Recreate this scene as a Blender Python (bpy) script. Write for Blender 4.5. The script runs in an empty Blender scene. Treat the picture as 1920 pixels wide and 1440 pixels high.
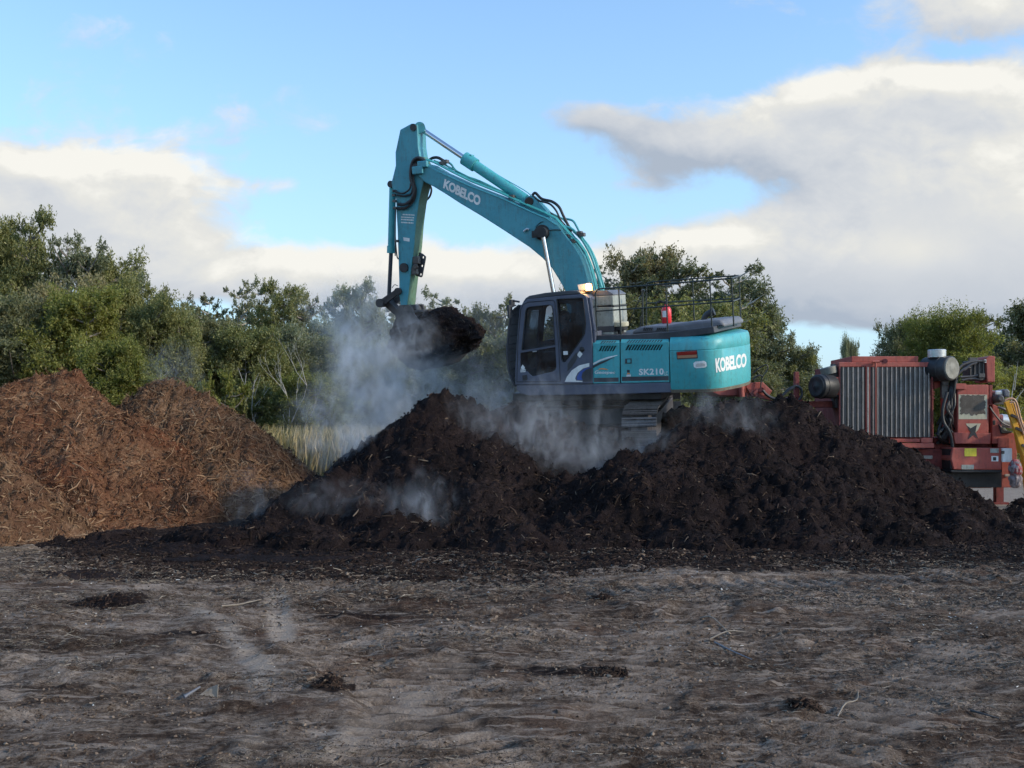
import bpy, bmesh, math, random
import numpy as np
from mathutils import Vector, Matrix, noise as mnoise
from mathutils.bvhtree import BVHTree
random.seed(7)
R = math.radians
scene = bpy.context.scene
COL = scene.collection

# ---------------------------------------------------------------- camera
F, HY, CH = 2000.0, 800.0, 1.7          # focal length in photo pixels, horizon row, eye height
cam_d = bpy.data.cameras.new('camera')
cam = bpy.data.objects.new('camera', cam_d); COL.objects.link(cam)
cam.location = (0, 0, CH); cam.rotation_euler = (R(90), 0, 0)
cam_d.sensor_width = 36; cam_d.lens = 36*F/1920
cam_d.shift_y = (HY-720)/1920
cam_d.clip_end = 3000; cam_d.clip_start = 0.1
scene.camera = cam
CAM = Vector((0, 0, CH))

def W(u, v, Y):
    return Vector(((u-960)/F*Y, Y, CH-(v-HY)/F*Y))

# ---------------------------------------------------------------- materials
def new_mat(name):
    m = bpy.data.materials.new(name); m.use_nodes = True
    nt = m.node_tree; nt.nodes.clear()
    out = nt.nodes.new('ShaderNodeOutputMaterial')
    return m, nt, out
def nd(nt, t, **kw):
    n = nt.nodes.new(t)
    for k, v in kw.items():
        if k in n.inputs: n.inputs[k].default_value = v
        else: setattr(n, k, v)
    return n
def ramp(nt, fac, stops, interp='LINEAR'):
    r = nt.nodes.new('ShaderNodeValToRGB'); r.color_ramp.interpolation = interp
    el = r.color_ramp.elements
    while len(el) > 1: el.remove(el[-1])
    el[0].position = stops[0][0]; el[0].color = (*stops[0][1], 1)
    for p, c in stops[1:]:
        e = el.new(p); e.color = (*c, 1)
    nt.links.new(fac, r.inputs[0]); return r.outputs[0]
def noise(nt, vec, scale, detail=6, rough=.6, dist=0.0):
    n = nd(nt, 'ShaderNodeTexNoise'); n.inputs['Scale'].default_value = scale
    n.inputs['Detail'].default_value = detail; n.inputs['Roughness'].default_value = rough
    n.inputs['Distortion'].default_value = dist
    if vec is not None: nt.links.new(vec, n.inputs['Vector'])
    return n.outputs['Fac']
def mixc(nt, fac, a, b, mode='MIX'):
    m = nt.nodes.new('ShaderNodeMix'); m.data_type = 'RGBA'; m.blend_type = mode
    for s, i in ((fac, 0), (a, 6), (b, 7)):
        if hasattr(s, 'is_linked'): nt.links.new(s, m.inputs[i])
        elif i == 0: m.inputs[0].default_value = s
        else: m.inputs[i].default_value = (*s, 1)
    return m.outputs[2]
def mth(nt, op, a, b=None, c=None, clamp=False):
    m = nt.nodes.new('ShaderNodeMath'); m.operation = op; m.use_clamp = clamp
    for i, s in enumerate((a, b, c)):
        if s is None: continue
        if hasattr(s, 'is_linked'): nt.links.new(s, m.inputs[i])
        else: m.inputs[i].default_value = s
    return m.outputs[0]
def sstep(nt, x, a, b):
    m = nt.nodes.new('ShaderNodeMapRange'); m.interpolation_type = 'SMOOTHSTEP'
    nt.links.new(x, m.inputs[0]); m.inputs[1].default_value = a; m.inputs[2].default_value = b
    return m.outputs[0]

def paint(name, col, rough=.45, dirt=.35, dirtcol=(.10, .085, .06), metal=0.0, scale=2.0, bump=.02, fade=None):
    """weathered paint: base colour with faded patches, grime and scratches"""
    m, nt, out = new_mat(name)
    p = nd(nt, 'ShaderNodeBsdfPrincipled'); nt.links.new(p.outputs[0], out.inputs[0])
    tc = nd(nt, 'ShaderNodeTexCoord').outputs['Object']
    n1 = noise(nt, tc, scale, 8, .65, .5)
    n2 = noise(nt, tc, scale*7, 6, .7)
    mp = nd(nt, 'ShaderNodeMapping'); mp.inputs['Scale'].default_value = (6, 6, .6); nt.links.new(tc, mp.inputs[0])
    n3 = noise(nt, mp.outputs[0], scale*2, 6, .6)
    fc = fade or tuple(min(1, c*1.25+.03) for c in col)
    c = mixc(nt, sstep(nt, n1, .35, .7), col, fc)
    s = mth(nt, 'MULTIPLY', sstep(nt, mth(nt, 'ADD', mth(nt, 'MULTIPLY', n2, .5), mth(nt, 'MULTIPLY', n3, .5)), .48, .68), dirt)
    c = mixc(nt, s, c, dirtcol)
    n5 = noise(nt, mp.outputs[0], scale*.7, 9, .7, .8)
    c = mixc(nt, mth(nt, 'MULTIPLY', sstep(nt, n5, .50, .72), dirt*.55), c, tuple(.55*a_+.45*b_ for a_, b_ in zip(col, (.20, .18, .145))))
    n6 = noise(nt, tc, scale*22, 3, .8, 1.5)
    c = mixc(nt, mth(nt, 'MULTIPLY', sstep(nt, n6, .66, .72), dirt), c, (.05, .042, .036))
    nt.links.new(c, p.inputs['Base Color'])
    p.inputs['Metallic'].default_value = metal
    rr = mth(nt, 'ADD', mth(nt, 'MULTIPLY', n2, .25), rough-.12); nt.links.new(rr, p.inputs['Roughness'])
    b = nd(nt, 'ShaderNodeBump'); b.inputs['Strength'].default_value = .25; b.inputs['Distance'].default_value = bump
    nt.links.new(n2, b.inputs['Height']); nt.links.new(b.outputs[0], p.inputs['Normal'])
    return m

M = {}
M['teal'] = paint('teal paint', (.06, .38, .42), .42, .60, (.09, .19, .16), fade=(.09, .45, .47))
M['tealarm'] = paint('teal arm paint', (.055, .29, .36), .45, .62, (.08, .15, .14), fade=(.075, .34, .41))
M['cabgrey'] = paint('cab grey paint', (.075, .088, .13), .5, .5, (.13, .13, .14), fade=(.105, .118, .165))
M['darkgrey'] = paint('dark grey trim', (.035, .037, .045), .55, .5, (.07, .065, .06))
M['hood'] = paint('grey hood', (.12, .125, .145), .55, .5, (.16, .15, .14))
M['black'] = paint('black rubber', (.012, .012, .014), .5, .3, (.04, .035, .03))
M['rail'] = paint('rail paint', (.012, .02, .018), .4, .3, (.05, .04, .03))
M['steel'] = paint('dirty steel', (.09, .08, .075), .45, .7, (.04, .03, .025), metal=.3)
M['track'] = paint('track steel', (.085, .078, .075), .45, .8, (.02, .015, .013), metal=.35, scale=5)
M['worn'] = paint('worn bucket steel', (.035, .028, .028), .6, .6, (.015, .010, .010))
M['red'] = paint('red machine paint', (.38, .072, .052), .65, .65, (.13, .048, .040), fade=(.43, .115, .085))
M['redd'] = paint('grimy red paint', (.20, .030, .024), .7, .7, (.03, .015, .014))
M['white'] = paint('white paint', (.72, .72, .70), .5, .35, (.35, .33, .3))
M['cream'] = paint('cream box paint', (.30, .32, .29), .55, .8, (.11, .12, .09), scale=3)
M['tan'] = paint('tan cap', (.45, .42, .30), .5, .4, (.2, .17, .12))
M['yellow'] = paint('yellow paint', (.70, .34, .02), .45, .5, (.25, .12, .03))
M['corr'] = paint('corrugated screen', (.19, .168, .152), .6, .7, (.065, .052, .046), metal=.2, scale=3)
M['corrib'] = paint('screen rib', (.34, .31, .28), .55, .7, (.12, .10, .085), metal=.2, scale=3)
M['alum'] = paint('aluminium can', (.55, .55, .54), .35, .3, (.3, .3, .28), metal=.6)
M['filter'] = paint('drum end', (.17, .165, .14), .6, .5, (.08, .075, .06))
M['orange'] = paint('orange decal', (.8, .25, .03), .5, .1)
M['blue'] = paint('blue decal', (.02, .07, .30), .4, .1)
M['lightred'] = paint('extinguisher red', (.75, .03, .035), .3, .1)
M['yel2'] = paint('yellow sticker', (.75, .60, .04), .5, .3, (.2, .15, .05))
M['skin'] = paint('skin', (.35, .19, .13), .6, .05)
M['shirt'] = paint('shirt', (.10, .035, .03), .8, .1)
M['straw'] = paint('straw', (.22, .15, .07), .9, .5, (.08, .05, .03))

def simple(name, col, rough=.5, metal=0, emis=None, es=0):
    m, nt, out = new_mat(name)
    p = nd(nt, 'ShaderNodeBsdfPrincipled'); nt.links.new(p.outputs[0], out.inputs[0])
    p.inputs['Base Color'].default_value = (*col, 1); p.inputs['Roughness'].default_value = rough
    p.inputs['Metallic'].default_value = metal
    if emis: p.inputs['Emission Color'].default_value = (*emis, 1); p.inputs['Emission Strength'].default_value = es
    return m
M['chrome'] = simple('chrome rod', (.72, .70, .72), .16, 1)
M['lamp'] = simple('lit amber lamp', (.9, .35, .05), .3, 0, (1, .42, .08), 9)
M['lampcore'] = simple('lamp bulb', (1, .8, .4), .3, 0, (1, .72, .30), 30)
M['tail'] = simple('tail lamp red', (.30, .015, .01), .25)
M['tail2'] = simple('tail lamp amber', (.45, .22, .12), .25)
def glass_mat():
    m, nt, out = new_mat('tinted glass')
    t = nd(nt, 'ShaderNodeBsdfTransparent'); t.inputs[0].default_value = (.26, .29, .33, 1)
    g = nd(nt, 'ShaderNodeBsdfGlossy'); g.inputs['Roughness'].default_value = .06; g.inputs[0].default_value = (.9, .9, .9, 1)
    fr = nd(nt, 'ShaderNodeFresnel'); fr.inputs[0].default_value = 1.5
    mx = nd(nt, 'ShaderNodeMixShader')
    nt.links.new(mth(nt, 'ADD', mth(nt, 'MULTIPLY', fr.outputs[0], .9), .02), mx.inputs[0])
    nt.links.new(t.outputs[0], mx.inputs[1]); nt.links.new(g.outputs[0], mx.inputs[2])
    d = nd(nt, 'ShaderNodeBsdfDiffuse'); d.inputs[0].default_value = (.14, .16, .18, 1)
    tc = nd(nt, 'ShaderNodeTexCoord').outputs['Object']
    mx2 = nd(nt, 'ShaderNodeMixShader')
    nt.links.new(mth(nt, 'MULTIPLY', sstep(nt, noise(nt, tc, 2.2, 6, .6), .35, .75), .35), mx2.inputs[0])
    nt.links.new(mx.outputs[0], mx2.inputs[1]); nt.links.new(d.outputs[0], mx2.inputs[2])
    nt.links.new(mx2.outputs[0], out.inputs[0]); return m
M['glass'] = glass_mat()

# ---------------------------------------------------------------- mesh helpers
class MB:
    def __init__(s): s.v = []; s.f = []; s.mi = []; s.cur = 0
    def add(s, vs, fs):
        o = len(s.v); s.v += [tuple(p) for p in vs]
        for f in fs: s.f.append(tuple(i+o for i in f)); s.mi.append(s.cur)
        return s
    def box(s, c, size, rot=None):
        hx, hy, hz = (d/2 for d in size); c = Vector(c)
        p = [Vector((x, y, z)) for z in (-hz, hz) for y in (-hy, hy) for x in (-hx, hx)]
        if rot is not None: p = [rot @ q for q in p]
        return s.add([c+q for q in p], [(0,2,3,1),(4,5,7,6),(0,1,5,4),(2,6,7,3),(0,4,6,2),(1,3,7,5)])
    def bx(s, x0, x1, y0, y1, z0, z1):
        return s.box(((x0+x1)/2, (y0+y1)/2, (z0+z1)/2), (abs(x1-x0), abs(y1-y0), abs(z1-z0)))
    def loft(s, rings, caps=True, closed=True):
        n = len(rings[0]); vs = [p for r in rings for p in r]; fs = []
        for k in range(len(rings)-1):
            for i in range(n if closed else n-1):
                j = (i+1) % n; fs.append((k*n+i, k*n+j, (k+1)*n+j, (k+1)*n+i))
        if caps: fs.append(tuple(range(n))[::-1]); fs.append(tuple(range((len(rings)-1)*n, len(rings)*n)))
        return s.add(vs, fs)
    def cyl(s, p0, p1, r0, r1=None, n=16, caps=True):
        return s.tube([p0, p1], [r0, r0 if r1 is None else r1], n, caps)
    def tube(s, pts, r, n=8, caps=True):
        pts = [Vector(p) for p in pts]
        rr = r if isinstance(r, (list, tuple)) else [r]*len(pts)
        rings = []; prev = None
        for i, p in enumerate(pts):
            t = (pts[min(i+1, len(pts)-1)]-pts[max(i-1, 0)])
            if t.length < 1e-9: t = Vector((0, 0, 1))
            t.normalize()
            if prev is None:
                a = Vector((0, 0, 1)) if abs(t.z) < .9 else Vector((1, 0, 0)); x = t.cross(a).normalized()
            else:
                x = (prev - t*prev.dot(t))
                x = x.normalized() if x.length > 1e-6 else t.orthogonal().normalized()
            prev = x; y = t.cross(x)
            rings.append([p+(x*math.cos(2*math.pi*k/n)+y*math.sin(2*math.pi*k/n))*rr[i] for k in range(n)])
        return s.loft(rings, caps)
    def lathe(s, p0, axis, prof, n=24):
        axis = Vector(axis).normalized(); x = axis.orthogonal().normalized(); y = axis.cross(x); p0 = Vector(p0)
        rings = [[p0+axis*h+(x*math.cos(2*math.pi*k/n)+y*math.sin(2*math.pi*k/n))*r for k in range(n)] for h, r in prof]
        return s.loft(rings, True)
    def build(s, name, mat, parent=None, smooth=None, bevel=0, segs=2, label=None):
        me = bpy.data.meshes.new(name); me.from_pydata(s.v, [], s.f)
        ms = mat if isinstance(mat, (list, tuple)) else [mat]
        for m in ms: me.materials.append(m)
        if len(ms) > 1:
            me.polygons.foreach_set('material_index', s.mi)
        bm = bmesh.new(); bm.from_mesh(me); bmesh.ops.recalc_face_normals(bm, faces=bm.faces); bm.to_mesh(me); bm.free()
        if smooth:
            me.polygons.foreach_set('use_smooth', [True]*len(me.polygons)); me.set_sharp_from_angle(angle=R(smooth))
        o = bpy.data.objects.new(name, me); COL.objects.link(o)
        if parent: o.parent = parent
        if bevel:
            b = o.modifiers.new('bevel', 'BEVEL'); b.width = bevel; b.segments = segs; b.limit_method = 'ANGLE'; b.angle_limit = R(30)
            b.harden_normals = False
        if label: o['label'] = label
        return o
def tag(o, label, cat, group=None, kind=None):
    if label: o['label'] = label
    if cat: o['category'] = cat
    if group: o['group'] = group
    if kind: o['kind'] = kind
    return o
def empty(name, loc, mat=None):
    o = bpy.data.objects.new(name, None); COL.objects.link(o)
    if mat is not None: o.matrix_world = mat
    else: o.location = loc
    o.empty_display_size = .2
    return o
def spline(pts, n=8):
    """Catmull-Rom through points"""
    pts = [Vector(p) for p in pts]; out = []
    P = [pts[0]*2-pts[1]]+pts+[pts[-1]*2-pts[-2]]
    for i in range(1, len(P)-2):
        for k in range(n):
            t = k/n
            out.append(.5*((2*P[i])+(P[i+1]-P[i-1])*t+(2*P[i-1]-5*P[i]+4*P[i+1]-P[i+2])*t*t+(3*P[i]-P[i-1]-3*P[i+1]+P[i+2])*t**3))
    out.append(pts[-1]); return out
def flat_fill(splines, text=None, size=1, offset=0, shear=0, spacing=1):
    """2D filled shape (outer + holes, or a text) -> verts2d, faces"""
    if text is None:
        cu = bpy.data.curves.new('tmp', 'CURVE'); cu.dimensions = '2D'; cu.fill_mode = 'BOTH'
        for s in splines:
            sp = cu.splines.new('POLY'); sp.points.add(len(s)-1); sp.use_cyclic_u = True
            for i, p in enumerate(s): sp.points[i].co = (p[0], p[1], 0, 1)
    else:
        cu = bpy.data.curves.new('tmp', 'FONT'); cu.body = text; cu.size = size; cu.offset = offset; cu.shear = shear
        cu.space_character = spacing; cu.resolution_u = 3
    ob = bpy.data.objects.new('tmp', cu); COL.objects.link(ob)
    dg = bpy.context.evaluated_depsgraph_get(); me = bpy.data.meshes.new_from_object(ob.evaluated_get(dg))
    v = [(p.co.x, p.co.y) for p in me.vertices]; f = [tuple(q.vertices) for q in me.polygons]
    bpy.data.objects.remove(ob); bpy.data.meshes.remove(me)
    return v, f
def plate(mb, splines, fmap, d):
    """filled outline with holes; fmap(x,y)->Vector front face; d = Vector thickness"""
    v, f = flat_fill(splines)
    A = [fmap(*p) for p in v]; B = [a+d for a in A]; n = len(A)
    from collections import Counter
    ec = Counter(); ed = {}
    for q in f:
        for i in range(len(q)):
            a, b = q[i], q[(i+1) % len(q)]; k = (min(a, b), max(a, b)); ec[k] += 1; ed[k] = (a, b)
    fs = list(f)+[tuple(i+n for i in q[::-1]) for q in f]
    for k, c in ec.items():
        if c == 1: a, b = ed[k]; fs.append((a, a+n, b+n, b))
    mb.add(A+B, fs); return mb
# ---------------------------------------------------------------- sky and sun
SUN_EL, SUN_AZ = 24.0, 18.0       # elevation; degrees from +X towards the camera side
wd = bpy.data.worlds.new('World'); scene.world = wd; wd.use_nodes = True
nt = wd.node_tree; nt.nodes.clear()
wout = nt.nodes.new('ShaderNodeOutputWorld'); bg = nt.nodes.new('ShaderNodeBackground')
nt.links.new(bg.outputs[0], wout.inputs[0]); bg.inputs[1].default_value = 0.13
sk = nt.nodes.new('ShaderNodeTexSky'); sk.sky_type = 'NISHITA'; sk.sun_disc = False
sk.sun_elevation = R(SUN_EL); sk.sun_rotation = R(90+SUN_AZ); sk.altitude = 0; sk.air_density = 1.0; sk.dust_density = .6; sk.ozone_density = 1.5
tc = nt.nodes.new('ShaderNodeTexCoord').outputs['Generated']
sep = nt.nodes.new('ShaderNodeSeparateXYZ'); nt.links.new(tc, sep.inputs[0])
ay = mth(nt, 'MAXIMUM', mth(nt, 'ABSOLUTE', sep.outputs[1]), .06)
px = mth(nt, 'DIVIDE', sep.outputs[0], ay); pz = mth(nt, 'DIVIDE', sep.outputs[2], ay)

wz = mth(nt, 'MULTIPLY', sep.outputs[1], .5)
def P_at(x, z):
    cv = nt.nodes.new('ShaderNodeCombineXYZ'); nt.links.new(x, cv.inputs[0]); nt.links.new(mth(nt, 'MULTIPLY', z, 1.5), cv.inputs[1]); nt.links.new(wz, cv.inputs[2]); return cv.outputs[0]
def blob_at(x, z, u, v, ru, rv, w, ang=0):
    """soft ellipse in direction space; u,v are bearings given as photo positions"""
    cx, cz = (u-960)/F, (HY-v)/F
    dx = mth(nt, 'SUBTRACT', x, cx); dz = mth(nt, 'SUBTRACT', z, cz)
    if ang:
        c, s = math.cos(R(ang)), math.sin(R(ang))
        a = mth(nt, 'MULTIPLY_ADD', dx, c*F/ru, mth(nt, 'MULTIPLY', dz, s*F/ru)); b = mth(nt, 'MULTIPLY_ADD', dz, c*F/rv, mth(nt, 'MULTIPLY', dx, -s*F/rv))
    else: a = mth(nt, 'MULTIPLY', dx, F/ru); b = mth(nt, 'MULTIPLY', dz, F/rv)
    r2 = mth(nt, 'MULTIPLY_ADD', a, a, mth(nt, 'MULTIPLY', b, b))
    return mth(nt, 'MULTIPLY', mth(nt, 'EXPONENT', mth(nt, 'MULTIPLY', r2, -1.0)), w)
def addall(l):
    x = l[0]
    for y in l[1:]: x = mth(nt, 'ADD', x, y)
    return x
BL = [(40, 420, 330, 115, 1.05), (230, 400, 200, 100, .85), (500, 520, 330, 65, .95), (-150, 330, 300, 140, .8), (120, 310, 120, 35, .3),
      (800, 520, 420, 75, .7), (1200, 535, 400, 75, .85), (1700, 330, 330, 150, 1.25), (1900, 470, 420, 170, 1.2), (1700, 165, 190, 60, .75), (1900, 160, 130, 60, .6),
      (1550, 175, 130, 42, .65), (1450, 250, 200, 60, .75), (1240, 260, 150, 42, .75, -12), (1100, 222, 70, 30, .72),
      (1830, 18, 180, 72, 1.15), (1330, 470, 300, 55, .55, 8), (1600, 540, 400, 80, .9), (535, 345, 40, 18, .52), (1230, 330, 60, 60, .42),
      (440, 345, 40, 20, .35), (2200, 200, 260, 260, .9), (1180, 350, 120, 14, .25),
      (1370, 375, 120, 42, -.40), (1650, 635, 300, 28, -.65), (1260, 120, 220, 60, -.4), (1790, 100, 80, 18, -.35), (640, 420, 160, 45, -.25), (1470, 350, 60, 25, -.2)]
def dens_at(x, z, d1, d2):
    P = P_at(x, z)
    n = mth(nt, 'MULTIPLY_ADD', mth(nt, 'SUBTRACT', noise(nt, P, 5.0, d1, .56, .25), .5), 2.0, mth(nt, 'MULTIPLY', mth(nt, 'SUBTRACT', noise(nt, P, 17.0, d2, .58, .4), .5), 1.45))
    return mth(nt, 'ADD', addall([blob_at(x, z, *b) for b in BL]), n)
den = dens_at(px, pz, 7, 7)
den2 = dens_at(mth(nt, 'ADD', px, .010), mth(nt, 'ADD', pz, .022), 5, 5)
mask = sstep(nt, den, .20, .92)
relief = mth(nt, 'SUBTRACT', mth(nt, 'MINIMUM', den, 1.6), mth(nt, 'MINIMUM', den2, 1.6))   # light falls on the upper right faces
P0 = P_at(px, pz)
tone = mth(nt, 'MULTIPLY_ADD', relief, .50, .60)
tone = mth(nt, 'ADD', tone, mth(nt, 'MULTIPLY', mth(nt, 'SUBTRACT', noise(nt, P0, 6.0, 6, .6, .4), .5), .6))
def B_(l): return addall([blob_at(px, pz, *b) for b in l])
dark = B_([(1120, 235, 150, 60, .48), (1290, 290, 200, 60, .40, -10), (1480, 300, 170, 80, .08), (1650, 570, 520, 80, .30), (1300, 600, 380, 70, .15), (1240, 340, 60, 50, .3), (700, 540, 250, 50, .12), (180, 430, 200, 40, .10)])
lite = B_([(330, 306, 60, 16, .5), (120, 300, 170, 40, .22), (370, 370, 75, 55, .22), (490, 438, 50, 18, .4), (600, 455, 70, 26, .30), (1710, 135, 50, 18, .25), (1830, 140, 50, 16, .15), (1560, 140, 90, 20, .15), (1900, 260, 160, 110, .15), (1350, 445, 110, 18, .35), (1700, 470, 120, 40, .28), (860, 430, 100, 22, .3), (1870, 380, 120, 60, .15)])
tone = mth(nt, 'ADD', mth(nt, 'SUBTRACT', tone, dark), lite)
K = 4.7
cc = ramp(nt, tone, [(0.0, (.38*K, .44*K, .53*K)), (.30, (.50*K, .54*K, .60*K)), (.58, (.60*K, .625*K, .655*K)), (.84, (.71*K, .71*K, .68*K)), (1.0, (.83*K, .82*K, .77*K))])
# sky blue a touch more saturated than the raw model (colour only, world space)
skc = mixc(nt, 1.0, sk.outputs[0], (.90, 1.14, 1.30), 'MULTIPLY')
hz = mth(nt, 'MULTIPLY', mth(nt, 'EXPONENT', mth(nt, 'MULTIPLY', mth(nt, 'ABSOLUTE', sep.outputs[2]), -4.6)), 1.0)
skc = mixc(nt, hz, skc, (2.3, 3.0, 3.6))
col = mixc(nt, mask, skc, cc)
nt.links.new(col, bg.inputs[0])
sun_d = bpy.data.lights.new('sun', 'SUN'); sun_d.energy = 1.65; sun_d.angle = R(3.0); sun_d.color = (1.0, .86, .66)
sun = bpy.data.objects.new('sun', sun_d); COL.objects.link(sun)
sd = Vector((math.cos(R(SUN_EL))*math.cos(R(SUN_AZ)), -math.cos(R(SUN_EL))*math.sin(R(SUN_AZ)), math.sin(R(SUN_EL))))
sun.rotation_euler = sd.to_track_quat('Z', 'Y').to_euler(); sun.location = sd*30
scene.view_settings.view_transform = 'Standard'; scene.view_settings.look = 'None'; scene.view_settings.gamma = 1
scene.view_settings.exposure = 0.88
scene.render.engine = 'CYCLES'
cy = scene.cycles; cy.max_bounces = 6; cy.diffuse_bounces = 3; cy.glossy_bounces = 3; cy.transmission_bounces = 4; cy.volume_bounces = 1
cy.transparent_max_bounces = 12; cy.use_denoising = True; cy.sample_clamp_indirect = 4; cy.volume_step_rate = 1.0; cy.volume_max_steps = 128
cy.use_adaptive_sampling = True; cy.adaptive_threshold = .02
wd.cycles.sampling_method = 'MANUAL'; wd.cycles.sample_map_resolution = 256
# ---------------------------------------------------------------- ground
def fbm_np(x, y, seed, octs=5, base=1.0, rough=.5):
    """vectorised value-gradient noise"""
    rng = np.random.RandomState(seed); tot = np.zeros_like(x); amp = 1; fr = base
    for o in range(octs):
        N = 256; g = rng.rand(N, N)*2-1
        xx = x*fr+rng.rand()*100; yy = y*fr+rng.rand()*100
        xi = np.floor(xx).astype(int); yi = np.floor(yy).astype(int); fx = xx-xi; fy = yy-yi
        fx = fx*fx*(3-2*fx); fy = fy*fy*(3-2*fy)
        a = g[xi % N, yi % N]; b = g[(xi+1) % N, yi % N]; c = g[xi % N, (yi+1) % N]; d = g[(xi+1) % N, (yi+1) % N]
        tot += amp*((a*(1-fx)+b*fx)*(1-fy)+(c*(1-fx)+d*fx)*fy); amp *= rough; fr *= 2
    return tot
def seg_dist(X, Y, pts):
    D = np.full(X.shape, 1e9)
    for (x0, y0), (x1, y1) in zip(pts[:-1], pts[1:]):
        dx, dy = x1-x0, y1-y0; t = np.clip(((X-x0)*dx+(Y-y0)*dy)/(dx*dx+dy*dy), 0, 1)
        D = np.minimum(D, np.hypot(X-x0-t*dx, Y-y0-t*dy))
    return D
def G(u, v):
    Y = F*CH/(v-HY); return ((u-960)/F*Y, Y)
def grid_mesh(name, xs, ys, Z, mat, parent=None, attrs=None, smooth=True):
    ny, nx = Z.shape; XX, YY = np.meshgrid(xs, ys)
    co = np.stack([XX, YY, Z], -1).reshape(-1, 3)
    me = bpy.data.meshes.new(name)
    a = np.arange((ny-1)*(nx-1)); i = a//(nx-1); j = a % (nx-1); q = i*nx+j
    F4 = np.stack([q, q+1, q+nx+1, q+nx], 1)
    me.vertices.add(nx*ny); me.vertices.foreach_set('co', co.ravel())
    me.loops.add(F4.size); me.loops.foreach_set('vertex_index', F4.ravel().astype(np.int32))
    me.polygons.add(len(F4)); me.polygons.foreach_set('loop_start', np.arange(0, F4.size, 4, dtype=np.int32))
    me.update(calc_edges=True)
    me.polygons.foreach_set('use_smooth', [smooth]*len(F4))
    for k, arr in (attrs or {}).items():
        at = me.attributes.new(k, 'FLOAT', 'POINT'); at.data.foreach_set('value', arr.ravel().astype(np.float32))
    me.materials.append(mat)
    o = bpy.data.objects.new(name, me); COL.objects.link(o)
    if parent: o.parent = parent
    return o

def ground_z(X, Y, fine=True):
    near = np.clip((26-Y)/8, 0, 1)*np.clip((Y+4)/4, 0, 1)
    z = fbm_np(X, Y, 11, 4, .35, .5)*.05
    lump = fbm_np(X, Y, 12, 5, 1.6, .55)
    z = z+lump*.022
    z += fbm_np(X, Y, 14, 3, 9, .6)*.011
    z += np.maximum(fbm_np(X, Y*1.3, 13, 4, 3.2, .55)-.3, 0)*.05
    # crawler print cleats: two bands crossing the yard
    for pts, w, per in TRACKS:
        d = seg_dist(X, Y, pts); m = np.clip((w-d)/.08, 0, 1)
        ph = (X*pts_dir(pts)[0]+Y*pts_dir(pts)[1])/per
        z = z*(1-.7*m)+m*(np.maximum(np.sin(ph*2*math.pi), -.2)*.028-.016)
    z -= np.clip((.10-seg_dist(X, Y, LIGHT1))/.1, 0, 1)*.02
    return z*near-0.0
def pts_dir(pts):
    dx, dy = pts[-1][0]-pts[0][0], pts[-1][1]-pts[0][1]; l = math.hypot(dx, dy); return dx/l, dy/l
TRACKS = [([G(1090, 1440), G(1330, 1130)], .32, .19), ([G(1000, 1500), G(560, 1180), G(300, 1100)], .30, .19), ([G(1500, 1440), G(1900, 1150)], .34, .21),
          ([G(700, 1440), G(760, 1330), G(840, 1250)], .28, .17), ([G(1150, 1110), G(1800, 1080)], .35, .2)]
LIGHT1 = [G(520, 1108), G(522, 1150), G(530, 1200)]
LIGHT2 = [G(365, 1140), G(420, 1175), G(455, 1215), G(485, 1255), G(492, 1295)]
LIGHT3 = [G(490, 1350), G(460, 1420), G(440, 1480)]
LIGHT4 = [G(800, 1300), G(690, 1360), G(580, 1440)]
xs = np.concatenate([[-900, -400, -160, -70, -36, -22, -16, -12], np.arange(-10, 10.001, .035), [12, 16, 22, 36, 70, 160, 400, 900]])
ys = [4.3]
while ys[-1] < 18: ys.append(ys[-1]*1.0052)
ys = np.concatenate([[-60, -20, -6, 0, 2, 3.3], ys, [19, 20, 21.5, 23, 25, 28, 33, 40, 52, 75, 120, 250, 600, 1500]])
XX, YY = np.meshgrid(xs, ys)
Zg = ground_z(XX, YY)
ruts = np.zeros_like(Zg)
for k_, (pts, w, per) in enumerate(TRACKS):
    d_ = seg_dist(XX, YY, pts); ph = (XX*pts_dir(pts)[0]+YY*pts_dir(pts)[1])/per
    ruts = np.maximum(ruts, np.clip((w-d_)/.1, 0, 1)*(np.sin(ph*2*math.pi)*.5+.5)*np.clip(.6+fbm_np(XX, YY, 45+k_, 3, 1.2), 0, 1))
def band(d, w, s): return np.clip((w-d)/s, 0, 1)
lt = np.maximum.reduce([band(seg_dist(XX, YY, LIGHT1), .14, .07), band(seg_dist(XX, YY, LIGHT2), .13, .08)*.9, band(seg_dist(XX, YY, LIGHT3), .12, .1)*.6, band(seg_dist(XX, YY, LIGHT4), .16, .12)*.6])
lt *= np.clip(.75+fbm_np(XX, YY, 21, 4, 3.0)*.8, 0, 1)
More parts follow.
